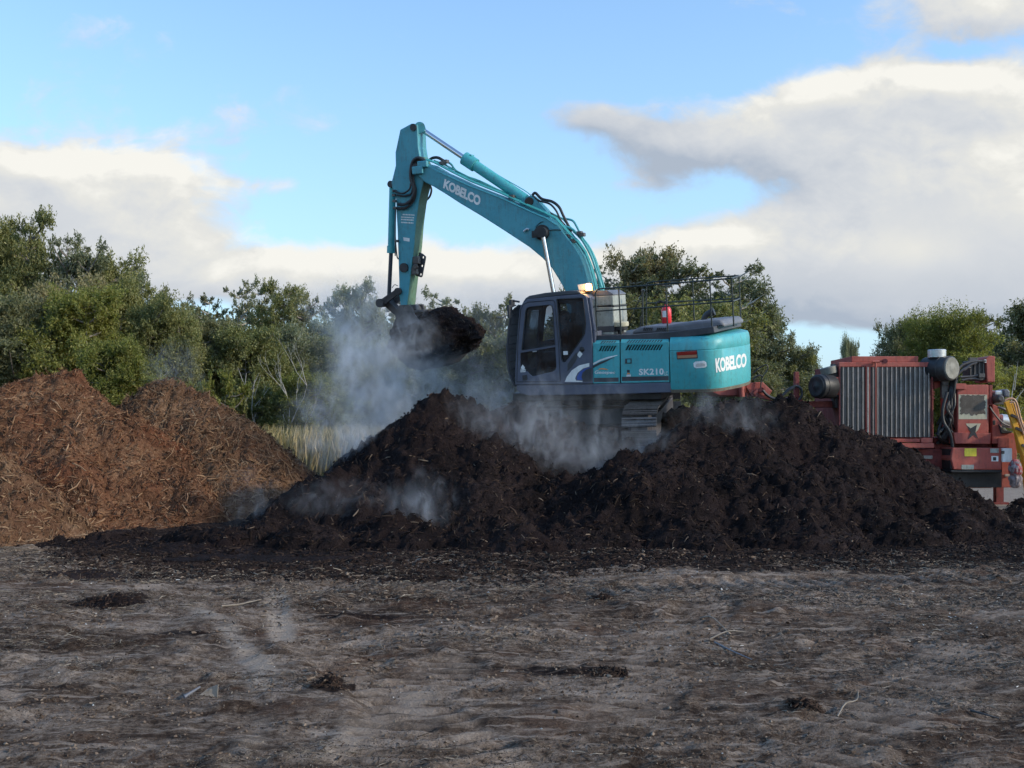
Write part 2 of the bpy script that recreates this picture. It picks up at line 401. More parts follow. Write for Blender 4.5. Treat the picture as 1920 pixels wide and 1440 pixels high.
# compost spill: dark layer trampled out from the heap
spill_edge = np.interp(XX, [-9, -6.4, -5.5, -4.2, -3, -1.5, 0, 1.5, 3, 5, 8, 12], [30, 15.0, 13.0, 12.6, 12.3, 12.1, 11.9, 12.6, 13.0, 13.2, 13.3, 13.5])
sp = (YY-spill_edge)*.9+fbm_np(XX, YY*2.2, 22, 5, .55, .6)*.95+fbm_np(XX, YY*3, 24, 4, 3, .6)*.35
sp = np.clip(sp*1.1+.35, 0, 1)
for (u, v, ru, rv) in [(130, 1080, 80, 7), (290, 1082, 70, 6), (205, 1132, 62, 12), (620, 1295, 38, 16), (420, 1082, 40, 5), (1128, 1120, 16, 4), (1120, 1055, 45, 10), (1050, 1258, 70, 6), (350, 1190, 60, 6), (680, 1155, 80, 6)]:
    gx, gy = G(u, v); _, gy0 = G(u, v+rv); _, gy1 = G(u, v-rv)
    e = ((XX-gx)/(ru/F*gy))**2+((YY-gy)/((gy1-gy0)/2))**2
    sp = np.maximum(sp, np.clip(1.5-e+fbm_np(XX, YY, 31+u % 7, 4, 3)*.6, 0, 1)*.9)
sp *= np.clip((34-YY)/4, 0, 1)*np.clip((XX+9)/1.5, 0, 1)

back = np.clip((XX-7.0)/.8, 0, 1)*np.clip((YY-18.6)/.7, 0, 1); sp *= 1-back; lt = np.maximum(lt, back*np.clip((36-YY)/8, 0, 1)*.9)
mG, nt, out = new_mat('yard dirt')
p = nd(nt, 'ShaderNodeBsdfPrincipled'); nt.links.new(p.outputs[0], out.inputs[0]); p.inputs['Roughness'].default_value = .92
p.inputs['Specular IOR Level'].default_value = .06
gp = nd(nt, 'ShaderNodeNewGeometry').outputs['Position']
st = nd(nt, 'ShaderNodeMapping'); st.inputs['Scale'].default_value = (.42, 1, 1); nt.links.new(gp, st.inputs[0])
n1 = noise(nt, st.outputs[0], .55, 8, .62, .3); n2 = noise(nt, st.outputs[0], 3.2, 8, .68, .4); n3 = noise(nt, gp, 16, 8, .75, .2); n4 = noise(nt, gp, 60, 5, .7)
c = ramp(nt, mth(nt, 'ADD', mth(nt, 'ADD', mth(nt, 'MULTIPLY', n1, .30), mth(nt, 'MULTIPLY', n2, .34)), mth(nt, 'MULTIPLY', n3, .36)),
         [(.40, (.024, .015, .011)), (.45, (.068, .045, .032)), (.49, (.145, .104, .078)), (.53, (.25, .192, .15)), (.60, (.42, .34, .28))])
brown = sstep(nt, noise(nt, gp, 1.3, 7, .65, .5), .50, .68)
c = mixc(nt, mth(nt, 'MULTIPLY', brown, .65), c, (.11, .058, .036))
c = mixc(nt, mth(nt, 'MULTIPLY', sstep(nt, n4, .57, .74), .55), c, (.55, .43, .33))
c = mixc(nt, mth(nt, 'MULTIPLY', sstep(nt, n4, .47, .34), .8), c, (.030, .021, .018))
al = nd(nt, 'ShaderNodeAttribute'); al.attribute_name = 'light'
c = mixc(nt, mth(nt, 'MULTIPLY', al.outputs['Fac'], .97), c, mixc(nt, n3, (.32, .26, .21), (.50, .42, .35)))
arut = nd(nt, 'ShaderNodeAttribute'); arut.attribute_name = 'rut'
c = mixc(nt, mth(nt, 'MULTIPLY', arut.outputs['Fac'], .55), c, (.42, .335, .27))
asp = nd(nt, 'ShaderNodeAttribute'); asp.attribute_name = 'spill'
dk = ramp(nt, n3, [(.38, (.008, .005, .005)), (.52, (.022, .0145, .0125)), (.62, (.050, .032, .026)), (.75, (.11, .078, .062))])
c = mixc(nt, mth(nt, 'MULTIPLY', sstep(nt, mth(nt, 'ADD', asp.outputs['Fac'], mth(nt, 'MULTIPLY', mth(nt, 'SUBTRACT', n3, .5), .7)), .22, .48), .97), c, dk)
ag = nd(nt, 'ShaderNodeAttribute'); ag.attribute_name = 'grass'
gr = ramp(nt, n2, [(.35, (.05, .06, .02)), (.55, (.14, .13, .05)), (.7, (.25, .21, .10))])
c = mixc(nt, ag.outputs['Fac'], c, gr)
as_ = nd(nt, 'ShaderNodeAttribute'); as_.attribute_name = 'straw'
c = mixc(nt, mth(nt, 'MULTIPLY', as_.outputs['Fac'], sstep(nt, n3, .3, .55)), c, mixc(nt, n4, (.15, .085, .045), (.36, .26, .15)))
sv = nd(nt, 'ShaderNodeMapping'); sv.inputs['Scale'].default_value = (.22, 1.3, 1); nt.links.new(gp, sv.inputs[0])
scuff = noise(nt, sv.outputs[0], 9, 6, .65, .6)
c = mixc(nt, mth(nt, 'MULTIPLY', sstep(nt, scuff, .54, .66), mth(nt, 'SUBTRACT', .75, mth(nt, 'MULTIPLY', asp.outputs['Fac'], .5))), c, (.058, .038, .027))
c = mixc(nt, mth(nt, 'MULTIPLY', sstep(nt, scuff, .45, .36), mth(nt, 'SUBTRACT', .55, mth(nt, 'MULTIPLY', asp.outputs['Fac'], .4))), c, (.48, .385, .31))
nt.links.new(c, p.inputs['Base Color'])
hh = mth(nt, 'ADD', mth(nt, 'MULTIPLY', n3, 1.0), mth(nt, 'MULTIPLY', n4, .45))
b = nd(nt, 'ShaderNodeBump'); b.inputs['Strength'].default_value = 1.0; b.inputs['Distance'].default_value = .05
nt.links.new(mth(nt, 'ADD', hh, mth(nt, 'MULTIPLY', n2, 1.5)), b.inputs['Height']); nt.links.new(b.outputs[0], p.inputs['Normal'])
grass_a = np.clip((YY-25)/5, 0, 1)*np.where(XX > 6, np.clip((YY-36)/6, 0, 1), 1)
straw_a = np.clip(((-6.2+fbm_np(XX, YY, 41, 4, 1)*.8)-XX)/1.4, 0, 1)*np.clip((YY-12.2+fbm_np(XX, YY, 42, 4, 1.2)*.8)/2, 0, 1)*np.clip((24-YY)/3, 0, 1)
ground = grid_mesh('ground', xs, ys, Zg, mG, attrs={'rut': ruts, 'light': lt, 'spill': sp, 'grass': grass_a, 'straw': straw_a})
tag(ground, None, None, kind='structure')

# ---------------------------------------------------------------- heaps
def heap_mat(name, stops, bump=.05, tint=None):
    m, nt, out = new_mat(name)
    p = nd(nt, 'ShaderNodeBsdfPrincipled'); nt.links.new(p.outputs[0], out.inputs[0]); p.inputs['Roughness'].default_value = .95
    p.inputs['Specular IOR Level'].default_value = .08
    gp = nd(nt, 'ShaderNodeNewGeometry').outputs['Position']
    a = noise(nt, gp, 1.1, 7, .6, .4); b_ = noise(nt, gp, 9, 8, .72, .5); c_ = noise(nt, gp, 40, 6, .75)
    f = mth(nt, 'ADD', mth(nt, 'ADD', mth(nt, 'MULTIPLY', a, .35), mth(nt, 'MULTIPLY', b_, .35)), mth(nt, 'MULTIPLY', c_, .30))
    c = ramp(nt, f, stops)
    if tint: c = mixc(nt, mth(nt, 'MULTIPLY', sstep(nt, noise(nt, gp, .9, 6, .6), .48, .66), .7), c, tint)
    nt.links.new(c, p.inputs['Base Color'])
    b = nd(nt, 'ShaderNodeBump'); b.inputs['Strength'].default_value = 1; b.inputs['Distance'].default_value = bump
    nt.links.new(mth(nt, 'ADD', b_, mth(nt, 'MULTIPLY', c_, .6)), b.inputs['Height']); nt.links.new(b.outputs[0], p.inputs['Normal'])
    return m
M['compost'] = heap_mat('dark compost', [(.38, (.005, .0038, .0038)), (.47, (.0125, .009, .009)), (.54, (.026, .0178, .017)), (.64, (.064, .044, .039))], tint=(.020, .0125, .0118))
M['mulch'] = heap_mat('red brown mulch', [(.38, (.034, .019, .012)), (.46, (.105, .052, .030)), (.54, (.205, .108, .062)), (.64, (.37, .225, .13))], tint=(.18, .068, .036))
M['mulch2'] = heap_mat('straw brown mulch', [(.38, (.036, .020, .013)), (.46, (.108, .058, .034)), (.54, (.205, .118, .070)), (.64, (.37, .24, .15))], tint=(.14, .066, .038))
def chip_mat(name, cols):
    m, nt, out = new_mat(name)
    p = nd(nt, 'ShaderNodeBsdfPrincipled'); nt.links.new(p.outputs[0], out.inputs[0]); p.inputs['Roughness'].default_value = .9; p.inputs['Specular IOR Level'].default_value = .12
    g = nd(nt, 'ShaderNodeNewGeometry')
    n = len(cols); stops = [(i/(n-1), c) for i, c in enumerate(cols)]
    nt.links.new(ramp(nt, g.outputs['Random Per Island'], stops), p.inputs['Base Color']); return m
M['chipdark'] = chip_mat('dark chips', [(.010, .007, .006)]*1+[(.022, .014, .011), (.035, .022, .016), (.02, .012, .01), (.06, .038, .027), (.03, .018, .013), (.08, .052, .038), (.035, .02, .015), (.02, .014, .01), (.05, .033, .024), (.03, .02, .015), (.19, .14, .10)])
M['chipred'] = chip_mat('red brown chips', [(.05, .022, .013), (.12, .05, .028), (.20, .10, .05), (.09, .035, .02), (.30, .18, .10), (.16, .06, .03), (.42, .28, .17)])
M['chipstraw'] = chip_mat('straw chips', [(.08, .042, .025), (.17, .095, .052), (.26, .16, .09), (.12, .06, .035), (.34, .23, .14), (.20, .11, .06), (.10, .05, .03)])
M['crumb'] = chip_mat('compost crumbs', [(.010, .007, .006), (.022, .014, .012), (.014, .009, .008), (.034, .021, .017), (.018, .012, .010), (.06, .04, .03), (.012, .008, .007), (.026, .017, .014)])
M['chipyard'] = chip_mat('yard litter', [(.02, .015, .012), (.06, .045, .035), (.03, .022, .018), (.13, .10, .08), (.05, .03, .022), (.20, .16, .12), (.04, .03, .025), (.32, .27, .21), (.025, .018, .015)])

def chips_arrays(P, Nn, L, Wd, T, rng, lay=.85):
    """n slivers (4-sided, bent taper) lying about on points P with normals Nn"""
    n = len(P)
    d = rng.randn(n, 3); d -= Nn*(d*Nn).sum(1, keepdims=True)*lay; d /= np.linalg.norm(d, axis=1, keepdims=True)
    s = np.cross(Nn, d); s /= np.linalg.norm(s, axis=1, keepdims=True)+1e-9; up = np.cross(d, s)
    P = P+Nn*(T[:, None]*.4)
    hl = (L/2)[:, None]; hw = (Wd/2)[:, None]; ht = (T/2)[:, None]
    bend = up*hl*(rng.rand(n, 1)-.3)*.35; sk = s*hl*(rng.rand(n, 1)-.5)*.4
    a = rng.uniform(.2, .9, (n, 1)); c = rng.uniform(.1, .8, (n, 1))
    V = np.stack([P-d*hl+s*hw*a, P-d*hl-s*hw*a, P-d*hl*.9+up*ht*2, P+s*hw+bend+sk, P-s*hw+bend+sk, P+up*ht*2+bend+sk,
                  P+d*hl+s*hw*c, P+d*hl-s*hw*c, P+d*hl*.92+up*ht*2*c], 1)
    base = (np.arange(n)*9)[:, None]
    q = np.array([[0,3,5,2],[2,5,4,1],[1,4,3,0],[3,6,8,5],[5,8,7,4],[4,7,6,3]])
    t = np.array([[0,2,1],[6,7,8]])
    Q = (base[:, :, None]+q[None]).reshape(-1, 4); T3 = (base[:, :, None]+t[None]).reshape(-1, 3)
    return V.reshape(-1, 3), Q, T3
def append_raw(me, V, Q, T3, mi):
    """append quads and tris to a mesh built by foreach_set"""
    nv, nl, nf = len(me.vertices), len(me.loops), len(me.polygons)
    me.vertices.add(len(V)); co = np.empty(len(me.vertices)*3); me.vertices.foreach_get('co', co); co = co.reshape(-1, 3); co[nv:] = V; me.vertices.foreach_set('co', co.ravel())
    li = np.empty(nl, dtype=np.int32); me.loops.foreach_get('vertex_index', li)
    ls = np.empty(nf, dtype=np.int32); me.polygons.foreach_get('loop_start', ls)
    sm = np.empty(nf, dtype=bool); me.polygons.foreach_get('use_smooth', sm)
    m0 = np.empty(nf, dtype=np.int32); me.polygons.foreach_get('material_index', m0)
    new = np.concatenate([(Q+nv).ravel(), (T3+nv).ravel()]).astype(np.int32)
    me.loops.add(len(new)); me.loops.foreach_set('vertex_index', np.concatenate([li, new]))
    k = len(Q)+len(T3); me.polygons.add(k)
    st = np.concatenate([np.arange(len(Q))*4, len(Q)*4+np.arange(len(T3))*3])+nl
    me.polygons.foreach_set('loop_start', np.concatenate([ls, st]).astype(np.int32))
    me.polygons.foreach_set('use_smooth', np.concatenate([sm, np.zeros(k, bool)]))
    me.polygons.foreach_set('material_index', np.concatenate([m0, np.full(k, mi)]).astype(np.int32))
    me.update(calc_edges=True); me.validate()
def smooth_noise(X, Y, seed): return fbm_np(X, Y, seed, 1, 1.0)
def heap(name, ridges, x0, x1, y0, y1, step, mat, chipm, seed, slope=.78, amp=(.10, .075), nchips=9000, chipL=(.05, .22), extra=None, bias=0):
    """ridges: list of polylines [(u,v,Y),...]; the heap is the upper envelope of cones under them"""
    pts = []
    for rd in ridges:
        k = slope
        if isinstance(rd, tuple): rd, k = rd
        w = [W(*p) for p in rd]
        for a, b in zip(w[:-1], w[1:]):
            m = max(2, int((b-a).length/.10))
            pts += [(*(a+(b-a)*i/m), k) for i in range(m)]
        pts.append((*w[-1], k))
    xs = np.arange(x0, x1, step); ys = np.arange(y0, y1, step); X, Y = np.meshgrid(xs, ys)
    wx = X+fbm_np(X, Y, seed+5, 3, .9)*.16; wy = Y+fbm_np(X, Y, seed+6, 3, .9)*.16
    Z = np.full(X.shape, -9.0)
    for px_, py_, pz_, k in pts:
        d = np.sqrt((wx-px_)**2+(wy-py_)**2+.01)-.1
        Z = np.maximum(Z, pz_-d*k)
    core = np.clip((Z+.1)/.5, 0, 1)
    rel = fbm_np(X, Y, seed, 4, 1.3, .5)*amp[0]+(np.abs(fbm_np(X, Y, seed+1, 4, 4.5, .6))-.35)*amp[1]*1.6+fbm_np(X, Y, seed+2, 3, 16, .6)*.018
    # downhill ravelling streaks
    Z = Z+rel*core+bias
    Zf = Z.copy(); tail = np.clip((Z+.35)/.35, 0, 1)
    Z = np.where(Z < .12, .12*np.exp((Z-.12)*3.2)-.06, Z)      # flattened toe that feathers into the yard
    Z = np.where(Z < -.03, -.12, Z)
    o = grid_mesh(name, xs, ys, Z, mat)
    # chips scattered by view-facing area
    rng = np.random.RandomState(seed)
    gy, gx = np.gradient(Z, step)
    ii = rng.randint(1, Z.shape[0]-1, nchips*3); jj = rng.randint(1, Z.shape[1]-1, nchips*3)
    keep = (Z[ii, jj] > .0); ii = ii[keep][:nchips]; jj = jj[keep][:nchips]
    N_ = np.stack([-gx[ii, jj], -gy[ii, jj], np.ones(len(ii))], 1); N_ /= np.linalg.norm(N_, axis=1, keepdims=True)
    P_ = np.stack([xs[jj]+(rng.rand(len(ii))-.5)*step, ys[ii]+(rng.rand(len(ii))-.5)*step, Z[ii, jj]], 1)
    L = chipL[0]+(chipL[1]-chipL[0])*rng.rand(len(ii))**3; Wd = .008+.022*rng.rand(len(ii))**2; T = Wd*.4
    V, Q, T3 = chips_arrays(P_, N_, L, Wd, T, rng, .72)
    o.data.materials.append(chipm); append_raw(o.data, V, Q, T3, 1)
    m_ = int(nchips*.9); ii = rng.randint(1, Z.shape[0]-1, m_*3); jj = rng.randint(1, Z.shape[1]-1, m_*3); keep = Z[ii, jj] > .0; ii = ii[keep][:m_]; jj = jj[keep][:m_]
    N_ = np.stack([-gx[ii, jj], -gy[ii, jj], np.ones(len(ii))], 1); N_ /= np.linalg.norm(N_, axis=1, keepdims=True)
    P_ = np.stack([xs[jj]+(rng.rand(len(ii))-.5)*step, ys[ii]+(rng.rand(len(ii))-.5)*step, Z[ii, jj]], 1)
    L = .02+.06*rng.rand(len(ii))**4; Wd = L*rng.uniform(.25, .7, len(ii)); V, Q, T3 = chips_arrays(P_, N_, L, Wd, Wd*.6, rng, .5); append_raw(o.data, V, Q, T3, 0)
    return o, (xs, ys, Z)

# dark steaming heap (all its lobes are one pile)
rL = [(475, 985, 15.6), (500, 962, 15.9), (530, 941, 16.2), (567, 915, 16.4), (590, 894, 16.5), (622, 880, 16.6), (650, 876, 16.9), (684, 866, 17.2), (716, 842, 17.5), (740, 817, 17.7), (751, 798, 17.8), (766, 785, 17.9), (792, 769, 18.0), (809, 755, 18.1), (822, 747, 18.2), (838, 750, 18.3), (856, 757, 18.5), (882, 767, 18.7), (909, 773, 18.9), (935, 766, 19.0), (957, 761, 19.0), (984, 769, 19.2), (1025, 786, 19.4), (1060, 800, 19.2)]
rF = [(1000, 925, 16.4), (1040, 909, 16.5), (1055, 896, 16.6), (1100, 888, 16.7), (1126, 873, 16.7), (1151, 858, 16.5), (1177, 843, 16.4), (1198, 840, 16.4), (1213, 848, 16.4), (1228, 844, 16.4), (1249, 860, 16.5), (1270, 872, 16.7)]
rR = [(1271, 812, 17.4), (1296, 795, 17.6), (1331, 773, 17.9), (1360, 757, 18.1), (1378, 751, 18.3), (1407, 748, 18.5), (1442, 751, 18.6), (1484, 754, 18.6), (1510, 762, 18.6), (1540, 777, 18.6), (1570, 792, 18.5), (1604, 804, 18.4), (1638, 821, 18.6), (1677, 838, 18.9), (1698, 851, 19.1), (1719, 869, 19.3), (1749, 890, 19.7), (1783, 914, 20.2), (1805, 931, 20.6), (1830, 951, 21.1)]
plat = [([(1035, 0, 0)], .9)]
def Wxyz(x, y, z):  # helper: world point -> (u,v,Y)
    return (960+x/y*F, HY-(z-CH)/y*F, y)
def pl(l, k): return ([Wxyz(*p) for p in l], k)
plateau = []
for yy in np.arange(19.2, 23.6, .4):
    zz = 1.10+(yy-18.9)*.115
    plateau.append(pl([(-.15+.1*(yy-19), yy, zz-.12), (1.5, yy, zz), (3.1, yy, zz), (4.2, yy, zz-.1)], .8))
plateau.append(pl([(-1.2, 24.6, 1.5), (.6, 24.6, 2.0), (2.6, 24.6, 2.05)], .7))
plateau.append(pl([(3.0, 20.9, 2.0), (3.9, 21.4, 2.12), (4.6, 21.4, 2.0)], .8))
low = [pl([(-3.6, 15.9, .35), (-2.2, 16.2, .75), (-1.2, 16.1, .62), (-.3, 16.3, .8), (.4, 16.2, .55)], .6),
       pl([(-.6, 17.2, 1.15), (.3, 17.4, .95), (1.0, 17.3, .8)], .75), pl([(2.6, 16.2, .8), (4.0, 16.4, 1.1), (5.3, 16.6, .85)], .6),
       pl([(-4.6, 15.6, .22), (-3.9, 15.0, .30)], .5), pl([(-3.1, 14.9, .30), (-2.5, 14.75, .22)], .5), pl([(-1.7, 15.2, .45), (-1.2, 14.7, .24)], .5), pl([(-.4, 15.0, .42), (.3, 14.6, .25)], .5), pl([(1.2, 15.3, .5), (1.5, 14.7, .25)], .5), pl([(2.4, 14.9, .42), (2.9, 14.45, .2)], .5), pl([(3.9, 15.3, .5), (4.5, 14.8, .26)], .5), pl([(5.4, 15.6, .5), (5.9, 15.1, .25)], .5), pl([(6.9, 16.3, .5), (7.4, 15.8, .25)], .5), pl([(-5.6, 16.0, .15), (-6.4, 15.4, .14)], .4),
       pl([(1.0, 18.6, 1.2), (1.3, 18.8, 1.3)], .6), pl([(1.9, 18.25, 1.36), (2.9, 18.25, 1.40)], .9), pl([(.0, 20.2, 1.75), (.7, 20.1, 1.88), (1.5, 20.1, 1.72)], .9)]
dark_o, dark_g = heap('compost_heap', [rL, rF, rR]+plateau+low, -7.4, 9.4, 13.2, 26.0, .045, M['compost'], M['chipdark'], 50, slope=.74, nchips=30000, chipL=(.03, .19))
tag(dark_o, 'large black steaming compost heap with several peaks under the excavator', 'compost heap')
rA = [(-120, 740, 19.6), (0, 738, 19.8), (20, 731, 19.9), (37, 712, 20), (50, 705, 20.1), (83, 706, 20.2), (107, 697, 20.3), (123, 704, 20.3), (143, 721, 20.3), (173, 734, 20.3), (207, 754, 20.2), (233, 772, 20.1), (260, 791, 20), (283, 817, 19.8), (310, 851, 19.5), (333, 884, 19.2), (370, 930, 18.8), (410, 970, 18.6)]
rB = [(215, 790, 21.6), (240, 764, 21.6), (260, 747, 21.6), (273, 731, 21.6), (293, 721, 21.6), (313, 726, 21.6), (340, 732, 21.5), (370, 743, 21.4), (393, 738, 21.3), (413, 757, 21.2), (437, 777, 21.1), (457, 791, 21.0), (462, 800, 21.0)]
rB2 = [(457, 793, 21.0), (473, 819, 20.8), (493, 846, 20.6), (517, 870, 20.5), (535, 896, 20.3), (548, 920, 20.2)]
rC = [(-160, 790, 16.6), (-60, 840, 16.5), (0, 884, 16.3), (20, 905, 16.2), (33, 938, 16.0), (53, 980, 15.8)]
a_o, _ = heap('mulch_heap', [rA], -12.5, -4.6, 14.8, 24.2, .045, M['mulch'], M['chipred'], 70, slope=.90, nchips=26000, chipL=(.03, .34))
tag(a_o, 'tall red brown mulch heap with a ragged peak, second from left', 'mulch heap', 'mulch heaps on the left')
b_o, _ = heap('mulch_heap', [rB, (rB2, 1.25)], -10.5, -3.2, 17.6, 25.4, .05, M['mulch2'], M['chipstraw'], 90, slope=.95, nchips=24000, chipL=(.03, .36))
tag(b_o, 'brown bark mulch heap behind the steaming black heap with a dark scorched top', 'mulch heap', 'mulch heaps on the left')
c_o, _ = heap('mulch_heap', [rC], -11.0, -6.0, 13.2, 19.0, .045, M['mulch2'], M['chipstraw'], 110, slope=.8, nchips=9000, chipL=(.06, .3))
tag(c_o, 'low straw coloured mulch heap cut off by the left edge', 'mulch heap', 'mulch heaps on the left')
d_o, _ = heap('compost_heap', [[(1930, 942, 19.5), (1960, 935, 19.5)]], 8.6, 11.2, 18.0, 21.2, .05, M['compost'], M['chipdark'], 130, slope=.7, nchips=1500)
tag(d_o, 'small black heap by the right edge under the red machine', 'compost heap')
# ---------------------------------------------------------------- excavator (local frame: +x forward, +y its left side, +z up)
PSI, ROLL = R(23), R(7.5)
fwd = Vector((-math.cos(PSI), math.sin(PSI), 0)); lft0 = Vector((-math.sin(PSI), -math.cos(PSI), 0)); up0 = Vector((0, 0, 1))
upv = up0*math.cos(ROLL)+lft0*math.sin(ROLL); lft = lft0*math.cos(ROLL)-up0*math.sin(ROLL)
EO = Vector((1.63, 21.0, 1.36))
EM = Matrix(((fwd.x, lft.x, upv.x, EO.x), (fwd.y, lft.y, upv.y, EO.y), (fwd.z, lft.z, upv.z, EO.z), (0, 0, 0, 1)))
EI = EM.inverted(); CL = EI @ CAM
def L(u, v, yl):
    """point of the local plane y = yl seen at photo position u,v"""
    d = (EI.to_3x3() @ (W(u, v, 10)-CAM)); t = (yl-CL.y)/d.y; return CL+d*t
def LX(u, v, xl):
    d = (EI.to_3x3() @ (W(u, v, 10)-CAM)); t = (xl-CL.x)/d.x; return CL+d*t
ex = empty('excavator', EO, EM)
tag(ex, 'teal and grey tracked excavator on the black heap, loaded bucket raised', 'excavator')
def Lp(pts, yl): return [L(u, v, yl) for u, v in pts]
def prism(mb, pts, y0, y1):
    """outline seen on plane y0, carried straight across to plane y1"""
    A = Lp(pts, y0); B = [Vector((a.x, y1, a.z)) for a in A]
    n = len(A); mb.add(A+B, [tuple(range(n)), tuple(range(n, 2*n))[::-1]]+[(i, (i+1) % n, (i+1) % n+n, i+n) for i in range(n)]); return mb
def lplate(mb, splines, yl, d):
    return plate(mb, splines, lambda u, v: L(u, v, yl), Vector((0, -d, 0)))
def decal(name, parent, mat, splines=None, yl=None, text=None, box=None, off=.003, th=.0025, shear=0, boff=0, spacing=1, bvh=None):
    """thin raised film: outline given in photo positions, laid on plane yl or cast on a surface"""
    if text is None: v, f = flat_fill(splines)
    else:
        v, f = flat_fill(None, text, 1, boff, shear, spacing)
        x0, x1 = min(p[0] for p in v), max(p[0] for p in v); y0, y1 = min(p[1] for p in v), max(p[1] for p in v)
        (tlx, tly), (trx, try_), (brx, bry), (blx, bly) = box; o = []
        for x, y in v:
            s = (x-x0)/(x1-x0); t = (y-y0)/(y1-y0)
            o.append(((blx*(1-s)+brx*s)*(1-t)+(tlx*(1-s)+trx*s)*t, (bly*(1-s)+bry*s)*(1-t)+(tly*(1-s)+try_*s)*t))
        v = o
    mb = MB()
    if bvh is None:
        A = [L(u, w, yl+off) for u, w in v]; mb.add(A, f)
    else:
        bm = bmesh.new(); vs = [bm.verts.new((p[0], p[1], 0)) for p in v]
        for q in f:
            try: bm.faces.new([vs[i] for i in q])
            except ValueError: pass
        bmesh.ops.triangulate(bm, faces=bm.faces)
        for _ in range(2):
            lng = [e for e in bm.edges if e.calc_length() > 3.0]
            if lng: bmesh.ops.subdivide_edges(bm, edges=lng, cuts=1); bmesh.ops.triangulate(bm, faces=bm.faces)
        bm.verts.index_update(); A = []
        for q in bm.verts:
            d = (EI.to_3x3() @ (W(q.co.x, q.co.y, 10)-CAM)).normalized()
            hit, nn, _, _ = bvh.ray_cast(CL, d)
            A.append(hit-d*(off+.004) if hit else L(q.co.x, q.co.y, 1.3))
        mb.add(A, [tuple(x.index for x in q.verts) for q in bm.faces]); bm.free()
    return mb.build(name, mat, parent)

# ---- undercarriage
phi = R(14); UC = Matrix.Rotation(0, 4, 'Z')
# direction of the tracks in world: towards the camera, swung to the left; expressed in the local frame
tw = Vector((-math.sin(phi), -math.cos(phi), 0)); tl = EI.to_3x3() @ tw; tl.z = 0; tl.normalize()
sl = Vector((tl.y, -tl.x, 0))                      # sideways
def U(a, s, z): return tl*a+sl*s+Vector((0, 0, z))
def track_path(n=46, L2=2.0, rr=.44, zc=.47):
    per = 4*L2+2*math.pi*rr; pts = []
    for i in range(n):
        d = per*i/n
        if d < 2*L2: pts.append((-L2+d, zc+rr, 0))
        elif d < 2*L2+math.pi*rr:
            a = (d-2*L2)/rr; pts.append((L2+rr*math.sin(a), zc+rr*math.cos(a), a))
        elif d < 4*L2+math.pi*rr: pts.append((L2-(d-2*L2-math.pi*rr), zc-rr, math.pi))
        else:
            a = (d-4*L2-math.pi*rr)/rr; pts.append((-L2-rr*math.sin(a), zc-rr*math.cos(a), math.pi+a))
    return pts
for side in (-1, 1):
    mb = MB(); c0 = side*1.19
    for a, z, an in track_path():
        t = tl*math.cos(an)-Vector((0, 0, 1))*math.sin(an); nrm = tl*math.sin(an)+Vector((0, 0, 1))*math.cos(an)
        rot = Matrix((t, sl, nrm)).transposed()
        mb.box(U(a, c0, z), (.172, .60, .028), rot)
        mb.box(U(a, c0, z)+nrm*.027-t*.05, (.014, .60, .030), rot); mb.box(U(a, c0, z)+nrm*.021+t*.015, (.012, .60, .018), rot)
        mb.box(U(a, c0, z)+nrm*.018+t*.065, (.012, .60, .014), rot)
        mb.box(U(a, c0, z)-nrm*.05, (.13, .16, .08), rot)
    tr = mb.build('track', M['track'], ex)
    mf = MB(); rot = Matrix((tl, sl, Vector((0, 0, 1)))).transposed()
    mf.box(U(0, c0, .47), (3.7, .30, .42), rot); mf.box(U(0, c0, .70), (3.2, .42, .05), rot)
    mf.build('track_frame', M['worn'], tr, bevel=.02)
    mw = MB()
    for a, r in ((2.0, .40), (-2.0, .40)):
        mw.cyl(U(a, c0-.14, .47), U(a, c0+.14, .47), r, n=28)
    for a in np.linspace(-1.5, 1.5, 7): mw.cyl(U(a, c0-.2, .15), U(a, c0+.2, .15), .1, n=14)
    for a in (-.8, .8): mw.cyl(U(a, c0-.2, .82), U(a, c0+.2, .82), .07, n=12)
    mw.build('roller', M['worn'], tr, smooth=40)
mb = MB(); rot = Matrix((tl, sl, Vector((0, 0, 1)))).transposed()
mb.box((0, 0, .62), (1.3, 1.9, .42), rot)
for sa in (-1, 1): mb.loft([[U(.15+sa*.7+dx, s_, z) for dx, z in ((-.2, .5), (.2, .5), (.16, .8), (-.16, .8))] for s_ in (-1.1, 1.1)])
mb.build('car_body', M['black'], ex, bevel=.02)
MB().cyl((0, 0, .8), (0, 0, 1.1), .62, n=40).build('swing_ring', M['darkgrey'], ex, smooth=40)

# ---- upper structure
NY, FY = 1.36, -1.36
mb = MB()
prism(mb, [(968, 722), (1120, 720), (1257, 717), (1259, 736), (1180, 738.5), (1060, 741), (990, 741.5), (975, 738), (968, 731)], NY, FY)
deck = mb.build('deck', M['cabgrey'], ex, bevel=.015)
mb = MB(); zb = L(1120, 739, NY).z
mb.bx(-1.7, 1.2, -1.2, 1.2, zb-.13, zb+.02); mb.build('belly_plate', M['black'], ex, bevel=.02)
# engine bay block behind the doors
mb = MB(); zt = L(1180, 637.5, NY).z; zd = L(1180, 719, NY).z
xa = L(1112, 680, NY).x; xb = L(1256, 680, NY).x
mb.bx(xb, xa-.02, FY+.03, NY-.07, zd, zt-.05)
mb.bx(-.15, 1.10, FY+.02, -.38, zd, zt-.02)           # tank and tool box on the far side
mb.build('engine_bay', M['black'], ex, bevel=.02)
mb = MB(); mb.bx(-.1, 1.05, FY+.005, FY+.06, zd, zt); mb.build('side_tank', M['teal'], ex, bevel=.01)
